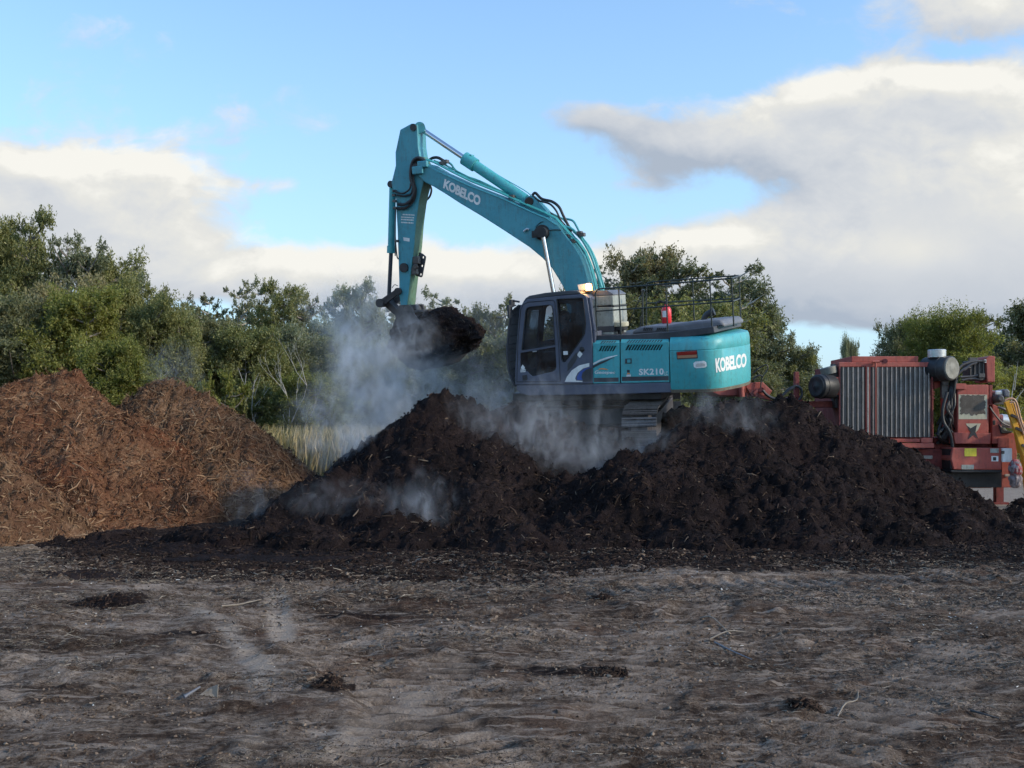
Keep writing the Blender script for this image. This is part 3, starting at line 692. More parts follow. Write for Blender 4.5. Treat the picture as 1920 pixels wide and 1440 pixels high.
# doors with real slots
def slots(u0, u1, n, v0, v1, lean, w):
    out = []
    for i in range(n):
        a = u0+(u1-u0)*i/(n-1); out.append([(a+lean, v0), (a+lean+w, v0), (a+w, v1), (a, v1)])
    return out
def door(name, o, sl_low, sl_up, chamf, lab):
    d = MB(); lplate(d, [o]+sl_low, NY, .035); ob = d.build(name, M['teal'], ex, bevel=.006, segs=1, label=lab)
    (ul, ur, v1, v0, dy) = chamf
    c = MB(); A = [L(ul, v1, NY), L(ur, v1, NY)]; B = [L(ul+2, v0, NY-dy), L(ur, v0, NY-dy)]
    T = Vector((0, -.03, -.02)); c.loft([[A[0], B[0], B[0]+T, A[0]+T], [A[1], B[1], B[1]+T, A[1]+T]])
    cc_ = c.build('door_top', M['teal'], ob)
    s = MB(); nn_ = (A[1]-A[0]).cross(B[0]-A[0]).normalized(); nn_ = nn_ if nn_.y > 0 else -nn_
    for q in sl_up:
        t = [((x-ul)/(ur-ul), (y-v1)/(v0-v1)) for x, y in q]
        P_ = [(A[0]*(1-a)+A[1]*a)*(1-b)+(B[0]*(1-a)+B[1]*a)*b+nn_*.003 for a, b in t]
        s.loft([P_, [p_-nn_*.002 for p_ in P_]])
    s.build('vent_slot', M['black'], ob)
    return ob
d1 = door('side_door', [(1111.5, 644), (1161.5, 642.5), (1162, 718.3), (1112, 719.3)], slots(1122, 1147, 6, 648.5, 659, 5.5, 3.0), slots(1125.5, 1149, 6, 639.2, 644.4, 4, 2.4), (1111.5, 1161.5, 644.2, 637.6, .10), None)
d2 = door('side_door', [(1163.5, 642.4), (1253.5, 641), (1255, 716.4), (1164.5, 718.2)], slots(1172, 1234, 13, 646.5, 657, 6, 3.0), slots(1175, 1236, 13, 637.4, 642.8, 4, 2.4), (1163.5, 1253.5, 642.6, 635.8, .10), None)
decal('stripe_decal', d1, M['darkgrey'], [[(1113.5, 708.5), (1160, 707.8), (1160, 715.7), (1113.5, 716.4)]], NY)
decal('stripe_decal', d2, M['darkgrey'], [[(1166, 706.5), (1254, 705), (1254, 713), (1166, 714.6)]], NY)
decal('swoosh_decal', d1, M['white'], [[(1112, 681), (1124, 674.5), (1140, 669), (1158, 665.4), (1157, 667), (1142, 671.5), (1126, 677), (1112, 684.5)]], NY)
decal('swoosh_dark', d1, M['darkgrey'], [[(1112, 685.5), (1126, 678.5), (1142, 672.8), (1153, 669), (1140, 676.5), (1124, 684), (1112, 690.5)]], NY)  # dark grey printed stroke below the white swoosh
decal('model_lettering', d1, M['white'], text='Geospec', box=((1115, 694.5), (1153.5, 695.5), (1153.5, 702.5), (1115, 703)), yl=NY, boff=.02, shear=.2)
decal('logo_arc', d1, M['orange'], [[(1121, 693.5), (1124, 691), (1130, 690.2), (1137, 691.5), (1141, 694), (1134, 692.8), (1127, 692.4)]], NY)
decal('model_number', d2, M['white'], text='SK210', box=((1197.5, 691.5), (1244, 690.5), (1245, 702.5), (1198, 703.5)), yl=NY, boff=.035, shear=.05, spacing=1.08)
decal('model_suffix', d2, M['white'], text='LC', box=((1246, 696.5), (1252, 696.5), (1252, 703.5), (1246, 704)), yl=NY, boff=.0)
mb = MB(); lplate(mb, [[(1172, 672.5), (1184, 672), (1184, 681.5), (1172, 682)]], NY+.012, .012); mb.build('door_latch', M['darkgrey'], d2, bevel=.003)
mb = MB(); lplate(mb, [[(1176, 674), (1182, 674), (1182, 680), (1176, 680)]], NY+.014, .002); mb.build('latch_plate', M['teal'], d2)
decal('warning_sticker', d2, M['white'], [[(1174.5, 702.5), (1183, 702.3), (1183, 706), (1174.5, 706)]], NY)
decal('warning_sticker', d2, M['darkgrey'], [[(1175.5, 693.5), (1180.5, 693.5), (1180.5, 698.5), (1175.5, 698.5)]], NY)
decal('warning_sticker', d2, M['orange'], [[(1176, 699.3), (1181, 699.3), (1181, 701.6), (1176, 701.6)]], NY)

# ---- counterweight: rounded plan swept in height, seam near the top
xs0 = L(1256.5, 690, NY).x
def cw_plan(inset=0.0, x_in=0.0):
    r = .42; ny = NY-inset; pts = [(xs0-x_in, ny)]
    xc = -2.42; pts.append((xc, ny))
    for k in range(1, 9):
        a = R(90)*k/8*.90; pts.append((xc-(r-inset*.3)*math.sin(a), ny-r+r*math.cos(a)))
    xr, yr = pts[-1]
    for k in range(1, 9):
        y = yr*(1-k/8); pts.append((xr-(.20)*(1-(y/yr)**2), y))
    return pts+[(x, -y) for x, y in pts[::-1][1:]]
zt_s = L(1270, 658, NY).z; z_top = L(1300, 629.5, NY-.1).z; z_b0 = L(1262, 735.5, NY).z
def cw_ring(inset, z, zr=None):
    return [Vector((x, y, z if zr is None else z+(zr-z)*min(1, max(0, (xs0-x)/1.1))**1.5)) for x, y in cw_plan(inset)]
mb = MB()
prof = [(.10, z_b0+.02), (.03, z_b0+.035), (.0, z_b0+.09), (0, zt_s-.012), (.012, zt_s-.004), (.012, zt_s+.004), (0.004, zt_s+.012), (.01, zt_s+.12), (.04, z_top-.06), (.10, z_top-.015), (.2, z_top)]
rings = [cw_ring(i, z) for i, z in prof]
mb.loft(rings)
cw = mb.build('counterweight', M['teal'], ex, smooth=40)
cw_b = BVHTree.FromPolygons(mb.v, mb.f)
decal('lettering', cw, M['white'], text='KOBELCO', box=((1341, 672), (1400, 661.5), (1399.5, 688), (1343, 699)), boff=.045, spacing=.95, bvh=cw_b, shear=0)
def castpoly(name, mat, poly, off=.004, label=None):
    return decal(name, cw, mat, [poly], off=off, bvh=cw_b)
castpoly('lamp_recess', M['darkgrey'], [(1267.5, 658.5), (1307, 656), (1308.5, 672), (1269.5, 674)], .002)
castpoly('tail_light', M['tail'], [(1269.5, 660), (1306, 657.8), (1306.8, 664.5), (1270, 666.5)], .008)
castpoly('tail_light', M['tail2'], [(1270, 666.7), (1306.8, 664.8), (1307, 670), (1270.5, 672)], .008)
castpoly('name_plate', M['white'], [(1300, 681), (1304, 678), (1320, 676.5), (1324, 679), (1325.5, 686), (1322, 689), (1305, 690.5), (1301, 688)], .003)
castpoly('plate_panel', M['alum'], [(1304, 684), (1308, 681.5), (1318, 680.7), (1321.5, 683), (1322, 687), (1306, 688.3)], .006)
#castpoly('side_marker', M['cream'], [(1405.5, 662), (1409.5, 661.5), (1410, 668), (1406, 668.5)], .004)
# grime skirt along the bottom of the counterweight
mb = MB(); mb.loft([cw_ring(.02, z_b0-.01), cw_ring(-.004, z_b0+.045)], caps=True); mb.build('lower_lip', paint('grimy lip', (.16, .14, .10), .7, .8, (.05, .035, .025), scale=4), cw)
# deck trim and hood
mb = MB()
prism(mb, [(1118, 629), (1180, 627.5), (1260, 622), (1300, 617), (1338, 612), (1340, 624), (1333, 625.5), (1257, 636.3), (1180, 637.3), (1118, 638.5)], NY-.11, FY+.15)
mb.build('walkway', M['darkgrey'], ex, bevel=.012)
mb = MB()
prism(mb, [(1183, 626), (1190, 617), (1200, 612.5), (1247, 610.5), (1286, 604.5), (1320, 601), (1350, 599), (1357, 606), (1360, 613), (1300, 622)], .95, -.85)
hood = mb.build('engine_hood', M['hood'], ex, bevel=.05, segs=3, smooth=35)
mb = MB()
for i in range(5):
    for base in (1206, 1231):
        u = base+i*3.6; mb.loft([[L(u+1.3, 614.5, .965), L(u+3.2, 614.3, .965), L(u+1.6, 619.5, .965), L(u-.3, 619.8, .965)], [Vector((p_.x, p_.y-.03, p_.z)) for p_ in [L(u+1.3, 614.5, .965), L(u+3.2, 614.3, .965), L(u+1.6, 619.5, .965), L(u-.3, 619.8, .965)]]])
for u in (1344, 1348, 1352): mb.loft([[L(u, 609.5, .965), L(u+2.5, 609.3, .965), L(u+2.7, 611.3, .965), L(u+.2, 611.5, .965)], [Vector((p_.x, p_.y-.03, p_.z)) for p_ in [L(u, 609.5, .965), L(u+2.5, 609.3, .965), L(u+2.7, 611.3, .965), L(u+.2, 611.5, .965)]]])
mb.build('hood_vent', M['black'], hood)
mb = MB(); mb.tube(spline([L(1319, 606, 0), L(1321, 596, 0), L(1327, 588.5, 0), L(1337, 584.5, 0)], 6), .055, 12); mb.tube([L(1334, 585.5, 0), L(1339, 583.5, 0)], .075, 12)
mb.build('exhaust_pipe', M['black'], ex, smooth=40)

# ---- boxes behind the cab
mb = MB(); prism(mb, [(1107, 576), (1150, 575), (1152, 600), (1150, 618), (1150, 631), (1107, 632)], .9, .05)
cabn = mb.build('rear_box', M['cream'], ex, bevel=.03, segs=3)
mb = MB(); prism(mb, [(1105, 555), (1149, 553.5), (1150, 573), (1106, 574)], .88, .07); mb.build('upper_box', M['cream'], cabn, bevel=.02)
mb = MB(); prism(mb, [(1112, 545), (1138, 544), (1150, 551), (1150, 553.6), (1106, 555.2)], .88, .07); mb.build('box_lid', M['hood'], cabn, bevel=.02)
mb = MB(); prism(mb, [(1106, 573.4), (1151, 572.4), (1151, 575.6), (1106, 576.4)], .885, .06); mb.build('box_seam', M['black'], cabn)
mb = MB(); prism(mb, [(1108, 612), (1151, 610), (1151, 623), (1108, 625)], .905, .04); mb.build('shadow_band', M['darkgrey'], cabn, bevel=.02)  # dark strip puts the curved shadow on the box into colour
c0 = L(1164, 628, .75)
mb = MB(); mb.lathe(c0, (0, 0, 1), [(0, .06), (.09, .06), (.1, .13), (.16, .135)], 24); pc = mb.build('pre_cleaner', M['black'], ex, smooth=40)
mb = MB(); mb.lathe(c0+Vector((0, 0, .16)), (0, 0, 1), [(0, .15), (.02, .155), (.07, .155), (.085, .14), (.088, .05)], 28); mb.build('cap', M['tan'], pc, smooth=40)
mb = MB(); mb.tube([L(1205, 619, .3), L(1205, 548, .3)], .018, 8); mb.tube([L(1205, 547, .3), L(1207, 543, .3)], .035, 8)
mb.tube([L(1201, 619, .35), L(1201, 595, .35), L(1203, 592, .35)], .015, 6); mb.tube([L(1174, 616, .3), L(1190, 580, .3), L(1204, 552, .3)], .009, 6)
mb.build('mirror_post', M['rail'], ex, smooth=40)
mb = MB(); mb.lathe(L(1157, 578, .3), (0, 0, 1), [(-.06, .05), (0, .09), (.06, .09), (.1, .05)], 16); mb.build('air_valve', M['steel'], ex, smooth=40)

# ---- handrails (each rail run is one welded frame)
RY, RF = NY-.14, -1.15
mb = MB(); r_ = .014
mb.tube(spline([L(1119, 631, RY), L(1117.5, 580, RY), L(1116.5, 552, RY), L(1119, 544.5, RY), L(1126, 541.5, RY), L(1160, 539.2, RY)], 6)+[L(1215, 535, RY), L(1300, 528, RY), L(1373, 521.8, RY)], r_, 8)
mb.tube([L(1118, 583.5, RY), L(1215, 577, RY), L(1375, 564.5, RY)], r_*.9, 8)
for u0, v0, u1, v1 in ((1160, 539.5, 1164.5, 629), (1248.5, 533, 1252, 622), (1331, 525.5, 1335, 616), (1371.5, 522, 1376, 612)):
    mb.tube([L(u0, v0, RY), L(u1, v1, RY)], r_, 8)
nr = mb.build('handrail', M['rail'], ex, smooth=60)
mb = MB()
mb.tube(spline([L(1212, 614, RF), L(1212, 560, RF), L(1212.5, 536, RF), L(1215, 531, RF), L(1224, 528.5, RF)], 5)+[L(1300, 522.5, RF), L(1386, 516.5, RF)], r_, 8)
mb.tube([L(1213, 568.5, RF), L(1300, 564, RF), L(1386, 559.5, RF)], r_*.9, 8)
for u0, v0, u1, v1 in ((1298.5, 522.6, 1302, 606), (1385.5, 517, 1389, 602)): mb.tube([L(u0, v0, RF), L(u1, v1, RF)], r_, 8)
mb.build('handrail', M['rail'], ex, smooth=60)
mb = MB(); a, b = L(1372, 522, RY), L(1386, 517, RF); c, d = L(1374.5, 565, RY), L(1387, 560, RF)
mb.tube([a, b], r_, 8); mb.tube([c, d], r_*.9, 8); mb.build('handrail_end', M['rail'], ex, smooth=60)
mb = MB(); mb.tube([L(1106, 575.6, .95), L(1147, 572, .95)], .012, 6); mb.build('grab_bar', M['rail'], ex, smooth=60)

# ---- cab
CN, CF = 1.385, .34
cabo = [(966, 721), (965.8, 697), (969, 640), (973.5, 584), (976, 574), (981, 566.5), (989, 561), (1037, 556), (1090, 551.5), (1096, 553), (1100, 558), (1105, 590), (1109, 622), (1110.5, 650), (1111, 719)]
w1 = [(978.5, 656), (981, 630), (986, 583), (988, 578), (993, 575.6), (1030, 571.6), (1034.5, 573), (1036.5, 579), (1041, 648)]
w1 = w1[:8]+[(1040.5, 646)]
w2 = [(975, 662), (1041, 651), (1043, 688), (1041, 694), (1036, 697), (998, 706), (993, 702), (989, 697), (975, 694)]
w3 = [(1044, 561), (1092, 558.5), (1094, 563), (1098, 607), (1096, 625), (1090, 636), (1083, 646), (1060, 677.5), (1056, 678.5), (1053, 674)]
mb = MB(); lplate(mb, [cabo, w1, w2, w3], CN, .05); cab = mb.build('cab', M['cabgrey'], ex, bevel=.008, segs=2)
def glass(name, pl_, y):
    g = MB(); A = Lp(pl_, y); g.add(A, [tuple(range(len(A)))]); return g.build(name, M['glass'], cab)
def grow(p_, k):
    cx = sum(a for a, b in p_)/len(p_); cy_ = sum(b for a, b in p_)/len(p_); return [(cx+(a-cx)*k, cy_+(b-cy_)*k) for a, b in p_]
for nme, w_ in (('door_window', w1), ('lower_door_window', w2), ('rear_side_window', w3)): glass(nme, grow(w_, 1.02), CN-.03)
# weather seals round the glazing, door outline, kick panel
def seal(pl_, r, y, name='window_seal', m='black'):
    q = MB(); P_ = Lp(pl_, y); q.tube(P_+[P_[0]], r, 6); q.build(name, M[m], cab, smooth=60)
seal(w1, .010, CN+.001); seal(w3, .010, CN+.001)
seal([(969, 716), (971, 640), (976.5, 580), (981, 571), (990, 566.5), (1036, 562.5), (1040, 566), (1047.5, 648), (1050.5, 715)], .007, CN+.002, 'door_gap')
mb = MB(); lplate(mb, [[(1064, 683), (1079, 662), (1083, 661), (1082, 672), (1072, 688), (1064, 696)]], CN+.006, .006); mb.build('fuel_flap', M['darkgrey'], cab, bevel=.003)
mb = MB(); lplate(mb, [[(979, 704), (988, 702.5), (989, 711), (986, 713.5), (980, 713.5)]], CN+.008, .012); mb.build('vent', M['black'], cab, bevel=.003)
mb = MB(); mb.tube([L(999, 659.5, CN+.03), L(1006, 658.5, CN+.03)], .012, 6); mb.build('door_handle', M['alum'], cab, smooth=60)
mb = MB(); mb.lathe(L(1091, 655, CN), (0, 1, 0), [(0, .05), (.012, .045), (.02, .03)], 16); mb.build('fuel_cap', M['black'], cab, smooth=40)
def cdecal(n_, m_, pl_, o=.003): return decal(n_, cab, M[m_], [pl_], CN, off=o)
cdecal('swoosh_decal', 'white', [(1059, 716), (1063, 706), (1072, 694.5), (1086, 685), (1105, 680.5), (1105, 687.5), (1093, 691), (1083, 699), (1078.5, 709), (1080, 713.5), (1092, 714.5), (1092, 716)])
cdecal('swoosh_blue', 'blue', [(1082, 712.5), (1082, 706), (1087, 697.5), (1096, 691.5), (1107, 688.5), (1107, 712)], .0035)
cdecal('swoosh_panel', 'darkgrey', [(1092, 699), (1099, 692.5), (1109, 689), (1109, 715.5), (1094, 715.5), (1090, 707)], .005)
cdecal('diamond_sticker', 'white', [(1081.5, 665.5), (1087, 658), (1092.5, 664), (1087, 671)])
cdecal('blank_sticker', 'white', [(1056, 658.5), (1064.5, 658.3), (1065, 665), (1056.3, 665.5)])
cdecal('drop_sticker', 'white', [(977, 688), (980, 683.5), (984, 688.5), (984, 691), (980, 692.5), (976.5, 691)], .004)
cdecal('sticker_base', 'white', [(976, 692.5), (985.2, 692), (985.3, 697.6), (976, 698)], .004)
decal('sticker_lettering', cab, M['black'], text='024', box=((977, 693.4), (984.4, 693), (984.4, 696.6), (977, 697)), yl=CN, off=.006)
# other faces
A = {k: L(*v, CN) for k, v in dict(fb=(966, 721), fm=(965.8, 697), ft=(974, 582), f2=(978, 570), f3=(989, 561), rt=(1090, 551.5), rr=(1100, 558), rm=(1109, 622), rb=(1111, 719)).items()}
def side_strip(mb, k0, k1, y0, y1, t=.05):
    a, b = A[k0], A[k1]; d = (b-a).normalized(); nn_ = Vector((-d.z, 0, d.x))*t
    mb.loft([[Vector((a.x, y0, a.z)), Vector((b.x, y0, b.z)), Vector((b.x, y0, b.z))-nn_, Vector((a.x, y0, a.z))-nn_], [Vector((p_.x, y1, p_.z)) for p_ in (a, b, b-nn_, a-nn_)]])
mb = MB(); o = [A['f2'], A['f3'], A['rt'], A['rr']]
roofpts = [A['f2']+Vector((0, 0, 0)), A['f3'], A['rt'], A['rr'], A['rr']-Vector((0, 0, .05)), A['f2']-Vector((.02, 0, .05))]
mb.loft([[Vector((p_.x, CN-.05, p_.z)) for p_ in roofpts], [Vector((p_.x, CF, p_.z)) for p_ in roofpts]]); mb.build('roof', M['cabgrey'], cab, bevel=.02)
mb = MB(); prism(mb, [(979, 568), (985, 559), (992, 554.5), (1022, 549), (1067, 544.8), (1083, 545), (1090, 551), (1037, 556), (990, 562)], CN-.08, CF+.05); mb.build('roof_hatch', M['darkgrey'], cab, bevel=.02)
mb = MB(); side_strip(mb, 'rr', 'rm', CN-.05, CN-.15); side_strip(mb, 'rr', 'rm', CF+.1, CF); side_strip(mb, 'rm', 'rb', CN-.05, CF)
side_strip(mb, 'ft', 'fm', CN-.05, CN-.12); side_strip(mb, 'ft', 'fm', CF+.07, CF); side_strip(mb, 'fm', 'fb', CN-.05, CF); side_strip(mb, 'f2', 'ft', CN-.05, CF)
mb.bx(A['rb'].x, A['fb'].x, CF, CN-.05, A['fb'].z, A['fb'].z+.05)
mb.build('cab_frame', M['cabgrey'], cab, bevel=.01)
fs = [[(p_[0], p_[1]) for p_ in q] for q in (cabo, w1, w3)]
mb = MB(); v_, f_ = flat_fill(fs); A1 = [L(u, w_, CN) for u, w_ in v_]; A1 = [Vector((p_.x, CF, p_.z)) for p_ in A1]
mb.add(A1, f_); A2 = [p_+Vector((0, .04, 0)) for p_ in A1]; mb.add(A2, [q[::-1] for q in f_]); mb.build('far_panel', M['cabgrey'], cab)
def quad_glass(nme, k0, k1, y0, y1):
    g = MB(); a, b = A[k0], A[k1]; g.add([(a.x-.02, y0, a.z), (b.x-.02, y0, b.z), (b.x-.02, y1, b.z), (a.x-.02, y1, a.z)], [(0, 1, 2, 3)]); g.build(nme, M['glass'], cab)
quad_glass('windscreen', 'ft', 'fm', CN-.1, CF+.06)
a, b = A['rr'], A['rm']; g = MB(); g.add([(a.x+.02, CN-.14, a.z), (b.x+.02, CN-.14, b.z), (b.x+.02, CF+.09, b.z), (a.x+.02, CF+.09, a.z)], [(0, 1, 2, 3)]); g.build('rear_window', M['glass'], cab)
# windscreen guard: bent bars in front of the cab
mb = MB()
gp_ = [(973, 572), (958, 590), (951.5, 640), (950.5, 665), (955, 700), (965, 724)]
for y in np.linspace(CN-.02, CF+.05, 19): mb.tube(spline([Vector((L(*q, CN-.02).x, y, L(*q, CN-.02).z)) for q in gp_], 4), .011 if CN-.03 > y > CF+.06 else .02, 5)
for u, v in spline([Vector((a, b, 0)) for a, b in gp_], 5)[1::2] and [(q.x, q.y) for q in spline([Vector((a, b, 0)) for a, b in gp_], 5)[1::2]]:
    p_ = L(u, v, CN-.02); mb.tube([p_, Vector((p_.x, CF+.05, p_.z))], .008, 5)
mb.build('front_guard', M['darkgrey'], cab, smooth=60)
mb = MB(); mb.tube([L(974, 566, CN-.3), L(962, 564, CN-.3)], .02, 6); mb.box(L(960, 568, CN-.3), (.05, .16, .12)); mb.tube([L(968, 572, CN), L(957, 577, CN+.05)], .012, 6); mb.box(L(956, 584, CN+.05), (.04, .16, .24)); mb.build('mirror', M['darkgrey'], cab)
# seat and console
sx = L(1062, 690, .86).x
mb = MB(); mb.box((sx+.05, .86, zd+.38), (.5, .48, .14)); mb.box((sx-.2, .86, zd+.78), (.13, .46, .72)); mb.box((sx-.22, .86, zd+1.2), (.1, .26, .2)); mb.bx(sx-.2, sx+.3, .6, 1.1, zd, zd+.3)
mb.box((sx+.15, 1.16, zd+.5), (.45, .12, .2)); mb.box((sx+.15, .56, zd+.5), (.45, .12, .2)); mb.tube([(sx+.3, 1.15, zd+.55), (sx+.34, 1.13, zd+.75)], .02, 6); mb.tube([(sx+.3, .58, zd+.55), (sx+.34, .6, zd+.75)], .02, 6)
mb.build('seat', M['black'], cab, bevel=.03)
# operator
def skin_person(parent_mat, name):
    V_ = [(0, 0, 0), (0, 0, .22), (-.03, 0, .42), (-.02, 0, .52), (0, 0, .60), (0, .19, .44), (.14, .25, .22), (.34, .24, .26), (.42, .22, .27), (0, -.19, .44), (.14, -.25, .22), (.34, -.24, .26), (.42, -.22, .27), (.02, .1, -.02), (.42, .12, .02), (.55, .12, -.38), (.68, .12, -.40), (.02, -.1, -.02), (.42, -.12, .02), (.55, -.12, -.38), (.68, -.12, -.40)]
    E_ = [(0, 1), (1, 2), (2, 3), (3, 4), (2, 5), (5, 6), (6, 7), (7, 8), (2, 9), (9, 10), (10, 11), (11, 12), (0, 13), (13, 14), (14, 15), (15, 16), (0, 17), (17, 18), (18, 19), (19, 20)]
    Rr = [.16, .15, .15, .06, .055, .07, .052, .042, .035, .07, .052, .042, .035, .1, .085, .06, .05, .1, .085, .06, .05]
    me = bpy.data.meshes.new(name); me.from_pydata(V_, E_, []); o = bpy.data.objects.new(name, me); COL.objects.link(o)
    sk_ = o.modifiers.new('skin', 'SKIN'); o.modifiers.new('sub', 'SUBSURF').levels = 2; o.modifiers['sub'].render_levels = 2
    for i, r in enumerate(Rr): me.skin_vertices[0].data[i].radius = (r, r)
    me.skin_vertices[0].data[0].use_root = True
    me.materials.append(M['shirt']); o.matrix_world = parent_mat; return o
op = skin_person(EM @ Matrix.Translation((sx-.02, .86, zd+.50)), 'person')
tag(op, 'seated operator in a dark reddish shirt behind the cab window', 'person')
hb = bmesh.new(); bmesh.ops.create_icosphere(hb, subdivisions=3, radius=.105)
for v in hb.verts: v.co = Vector((v.co.x*1.05, v.co.y*.8, v.co.z*1.22)); v.co.x += .02*math.exp(-((v.co.z+.0)/.03)**2-(v.co.y/.02)**2)*(1 if v.co.x > .05 else 0)
hme = bpy.data.meshes.new('head'); hb.to_mesh(hme); hb.free(); hme.materials.append(M['skin']); hd = bpy.data.objects.new('head', hme); COL.objects.link(hd); hd.parent = op; hd.location = (.02, 0, .70)
hb = bmesh.new(); bmesh.ops.create_icosphere(hb, subdivisions=3, radius=.112)
bmesh.ops.delete(hb, geom=[v for v in hb.verts if v.co.z < .0 and v.co.x > -.03 or v.co.z < -.06], context='VERTS')
hme = bpy.data.meshes.new('hair'); hb.to_mesh(hme); hb.free(); hme.materials.append(M['black']); hd = bpy.data.objects.new('hair', hme); COL.objects.link(hd); hd.parent = op; hd.location = (.01, 0, .73); hd.scale = (1.05, .86, 1.1)
# beacon and sign on the roof
mb = MB(); prism(mb, [(1082.5, 534), (1104, 531), (1104.5, 542.5), (1085.5, 545.5)], .92, .90); sg = mb.build('roof_sign', M['white'], cab, bevel=.004)
mb = MB(); mb.lathe(L(1104.5, 547, .98), (0, 0, 1), [(-.04, .06), (.02, .065)], 20); bc = mb.build('beacon', M['black'], cab, smooth=40)
mb = MB(); mb.lathe(L(1104.5, 547, .98), (0, 0, 1), [(.021, .058), (.07, .06), (.13, .052), (.15, .03)], 20); mb.build('beacon_lens', M['lamp'], bc, smooth=40)
mb = MB(); mb.lathe(L(1104.5, 546, .98)+Vector((0, .07, 0)), (0, 0, 1), [(.05, .02), (.07, .035), (.11, .035), (.13, .02)], 12); mb.build('beacon_bulb', M['lampcore'], bc, smooth=40)

# ---- boom
BN, BF = .26, -.26
lower = [(777, 318), (784, 330), (797, 342), (813, 350), (836, 364), (862, 381), (904, 406), (940, 429), (966, 446), (992, 463), (1016, 483), (1034, 502), (1047, 523), (1058, 542), (1070, 572), (1078, 610), (1082, 650)]
upper = [(779, 308), (790, 304.5), (800, 307), (823, 321), (850, 333), (878, 346), (938, 369), (992, 394), (1026, 408), (1045, 420), (1055, 434), (1065, 447), (1078, 463), (1089, 481), (1097, 502), (1103, 525), (1106, 539), (1114, 580), (1120, 620), (1122, 655)]
mb = MB(); prism(mb, lower+upper[::-1], BN, BF)
boom = mb.build('boom', M['tealarm'], ex, bevel=.018)
decal('lettering', boom, M['white'], text='KOBELCO', box=((834, 335), (902.5, 368.5), (899, 387), (830.5, 352.5)), yl=BN, boff=.05, spacing=.95, off=.004)
# side edge rails along top (flange) and weld seam
mb = MB(); P_ = Lp([(823, 322.5), (850, 335), (878, 348), (938, 371), (992, 396), (1024, 409.5), (1043, 422)], BN+.004); mb.tube(P_, .012, 6); mb.tube([Vector((p_.x, BF, p_.z)) for p_ in P_], .012, 6); mb.build('flange', M['tealarm'], boom, smooth=60)
# bracket for arm cylinder on the boom's back
mb = MB(); prism(mb, [(972, 383), (986, 369), (996, 366), (1003, 372), (1022, 392), (1034, 412), (1000, 398)], .12, -.12); mb.build('cylinder_bracket', M['tealarm'], boom, bevel=.01)
mb = MB(); mb.cyl(L(992, 378, .16), L(992, 378, -.16), .085, n=20); mb.cyl(L(779, 316, BN+.05), Vector((L(779, 316, BN).x, BF-.05, L(779, 316, BN).z)), .10, n=22); mb.build('pin', M['black'], boom, smooth=40)
mb = MB(); mb.box(L(783, 319, BN+.05), (.24, .05, .16)); mb.box(L(793, 308, BN+.02), (.22, .10, .13)); mb.build('boom_nose_cap', M['tealarm'], boom, bevel=.02)
# boss of the boom cylinders
mb = MB(); c = L(1017, 436, BN); mb.cyl((c.x, BN+.2, c.z), (c.x, BF-.2, c.z), .095, n=22); mb.cyl((c.x, BN+.03, c.z), (c.x, BN, c.z), .15, n=24); mb.box((c.x+.09, BN+.10, c.z-.03), (.14, .12, .13)); mb.build('cylinder_boss', M['black'], boom, smooth=40)
mb = MB(); mb.tube([L(982, 434, BN+.03), L(988, 429, BN+.03), L(992, 430.5, BN+.03)], .022, 8); mb.build('work_light', M['alum'], boom, smooth=40)
mb = MB(); mb.tube(spline([L(1004, 426, BN+.01), L(1012, 418, BN+.01), L(1019, 415.5, BN+.01)], 4), .007, 5); mb.tube(spline([L(1024, 432.5, BN+.01), L(1040, 431, BN+.01), L(1052, 431.5, BN+.01)], 4), .009, 5); mb.build('grease_line', M['black'], boom, smooth=60)
for s in (1, -1):
    y = s*.42; top = L(1017, 436, .42); bot = L(1041, 565, .42); top.y = y; bot.y = y; d = (bot-top)
    mb = MB(); mb.cyl(top, top+d*1.0, .042, n=16); rod = mb.build('boom_cylinder', M['chrome'], ex, smooth=40)
    mb = MB(); mb.cyl(top+d*.96, top+d*1.5, .085, n=20); mb.build('barrel', M['tealarm'], rod, smooth=40)
    mb = MB(); mb.cyl(Vector((top.x, y-.06, top.z)), Vector((top.x, y+.06, top.z)), .10, n=18); mb.build('rod_eye', M['black'], rod, smooth=40)
# pipes and hoses along the back of the boom
bk = [(795, 300), (812, 306), (850, 326), (880, 341), (938, 364), (990, 388), (1020, 401), (1040, 411), (1054, 427), (1066, 440), (1082, 455), (1096, 475), (1105, 498), (1112, 525), (1116, 542), (1122, 580)]
def boompath(dx, dz, y, k0=0, k1=None):
    out = []
    for u, v in bk[k0:k1]:
        p_ = L(u+dx, v+dz, BN); out.append(Vector((p_.x, y, p_.z+.02)))
    return out
mb = MB()
for y, dz in ((.22, 0), (.16, -1), (-.18, -1), (-.24, 0)): mb.tube(boompath(0, dz, y, 0), .017, 7)
for y, dz in ((.05, -3), (-.06, -3)): mb.tube(boompath(2, dz-2, y, 9), .020, 7)
mb.build('hydraulic_pipe', paint('pipe paint', (.05, .36, .36), .4, .35, (.1, .13, .1)), boom, smooth=60)
mb = MB()
mb.tube(spline([L(788+160, 352, -.15), L(950, 352, -.15)], 2), .004, 5)
loopA = [L(998, 366, .0), L(1004, 362, 0), L(1016, 373, 0), L(1035, 378, 0), L(1048, 388, 0), L(1056, 404, 0), L(1064, 420, 0), L(1072, 434, 0)]
loopB = [L(999, 367, .1), L(1010, 376, .1), L(1030, 382, .1), L(1042, 394, .1), L(1050, 410, .1), L(1060, 428, .1), L(1070, 440, .1)]
loopC = [L(996, 372, -.08), L(1008, 378, -.08), L(1020, 390, -.08), L(1034, 402, -.08), L(1050, 414, -.08), L(1064, 430, -.08), L(1078, 448, -.08), L(1092, 472, -.08), L(1102, 500, -.08), L(1112, 535, -.08)]
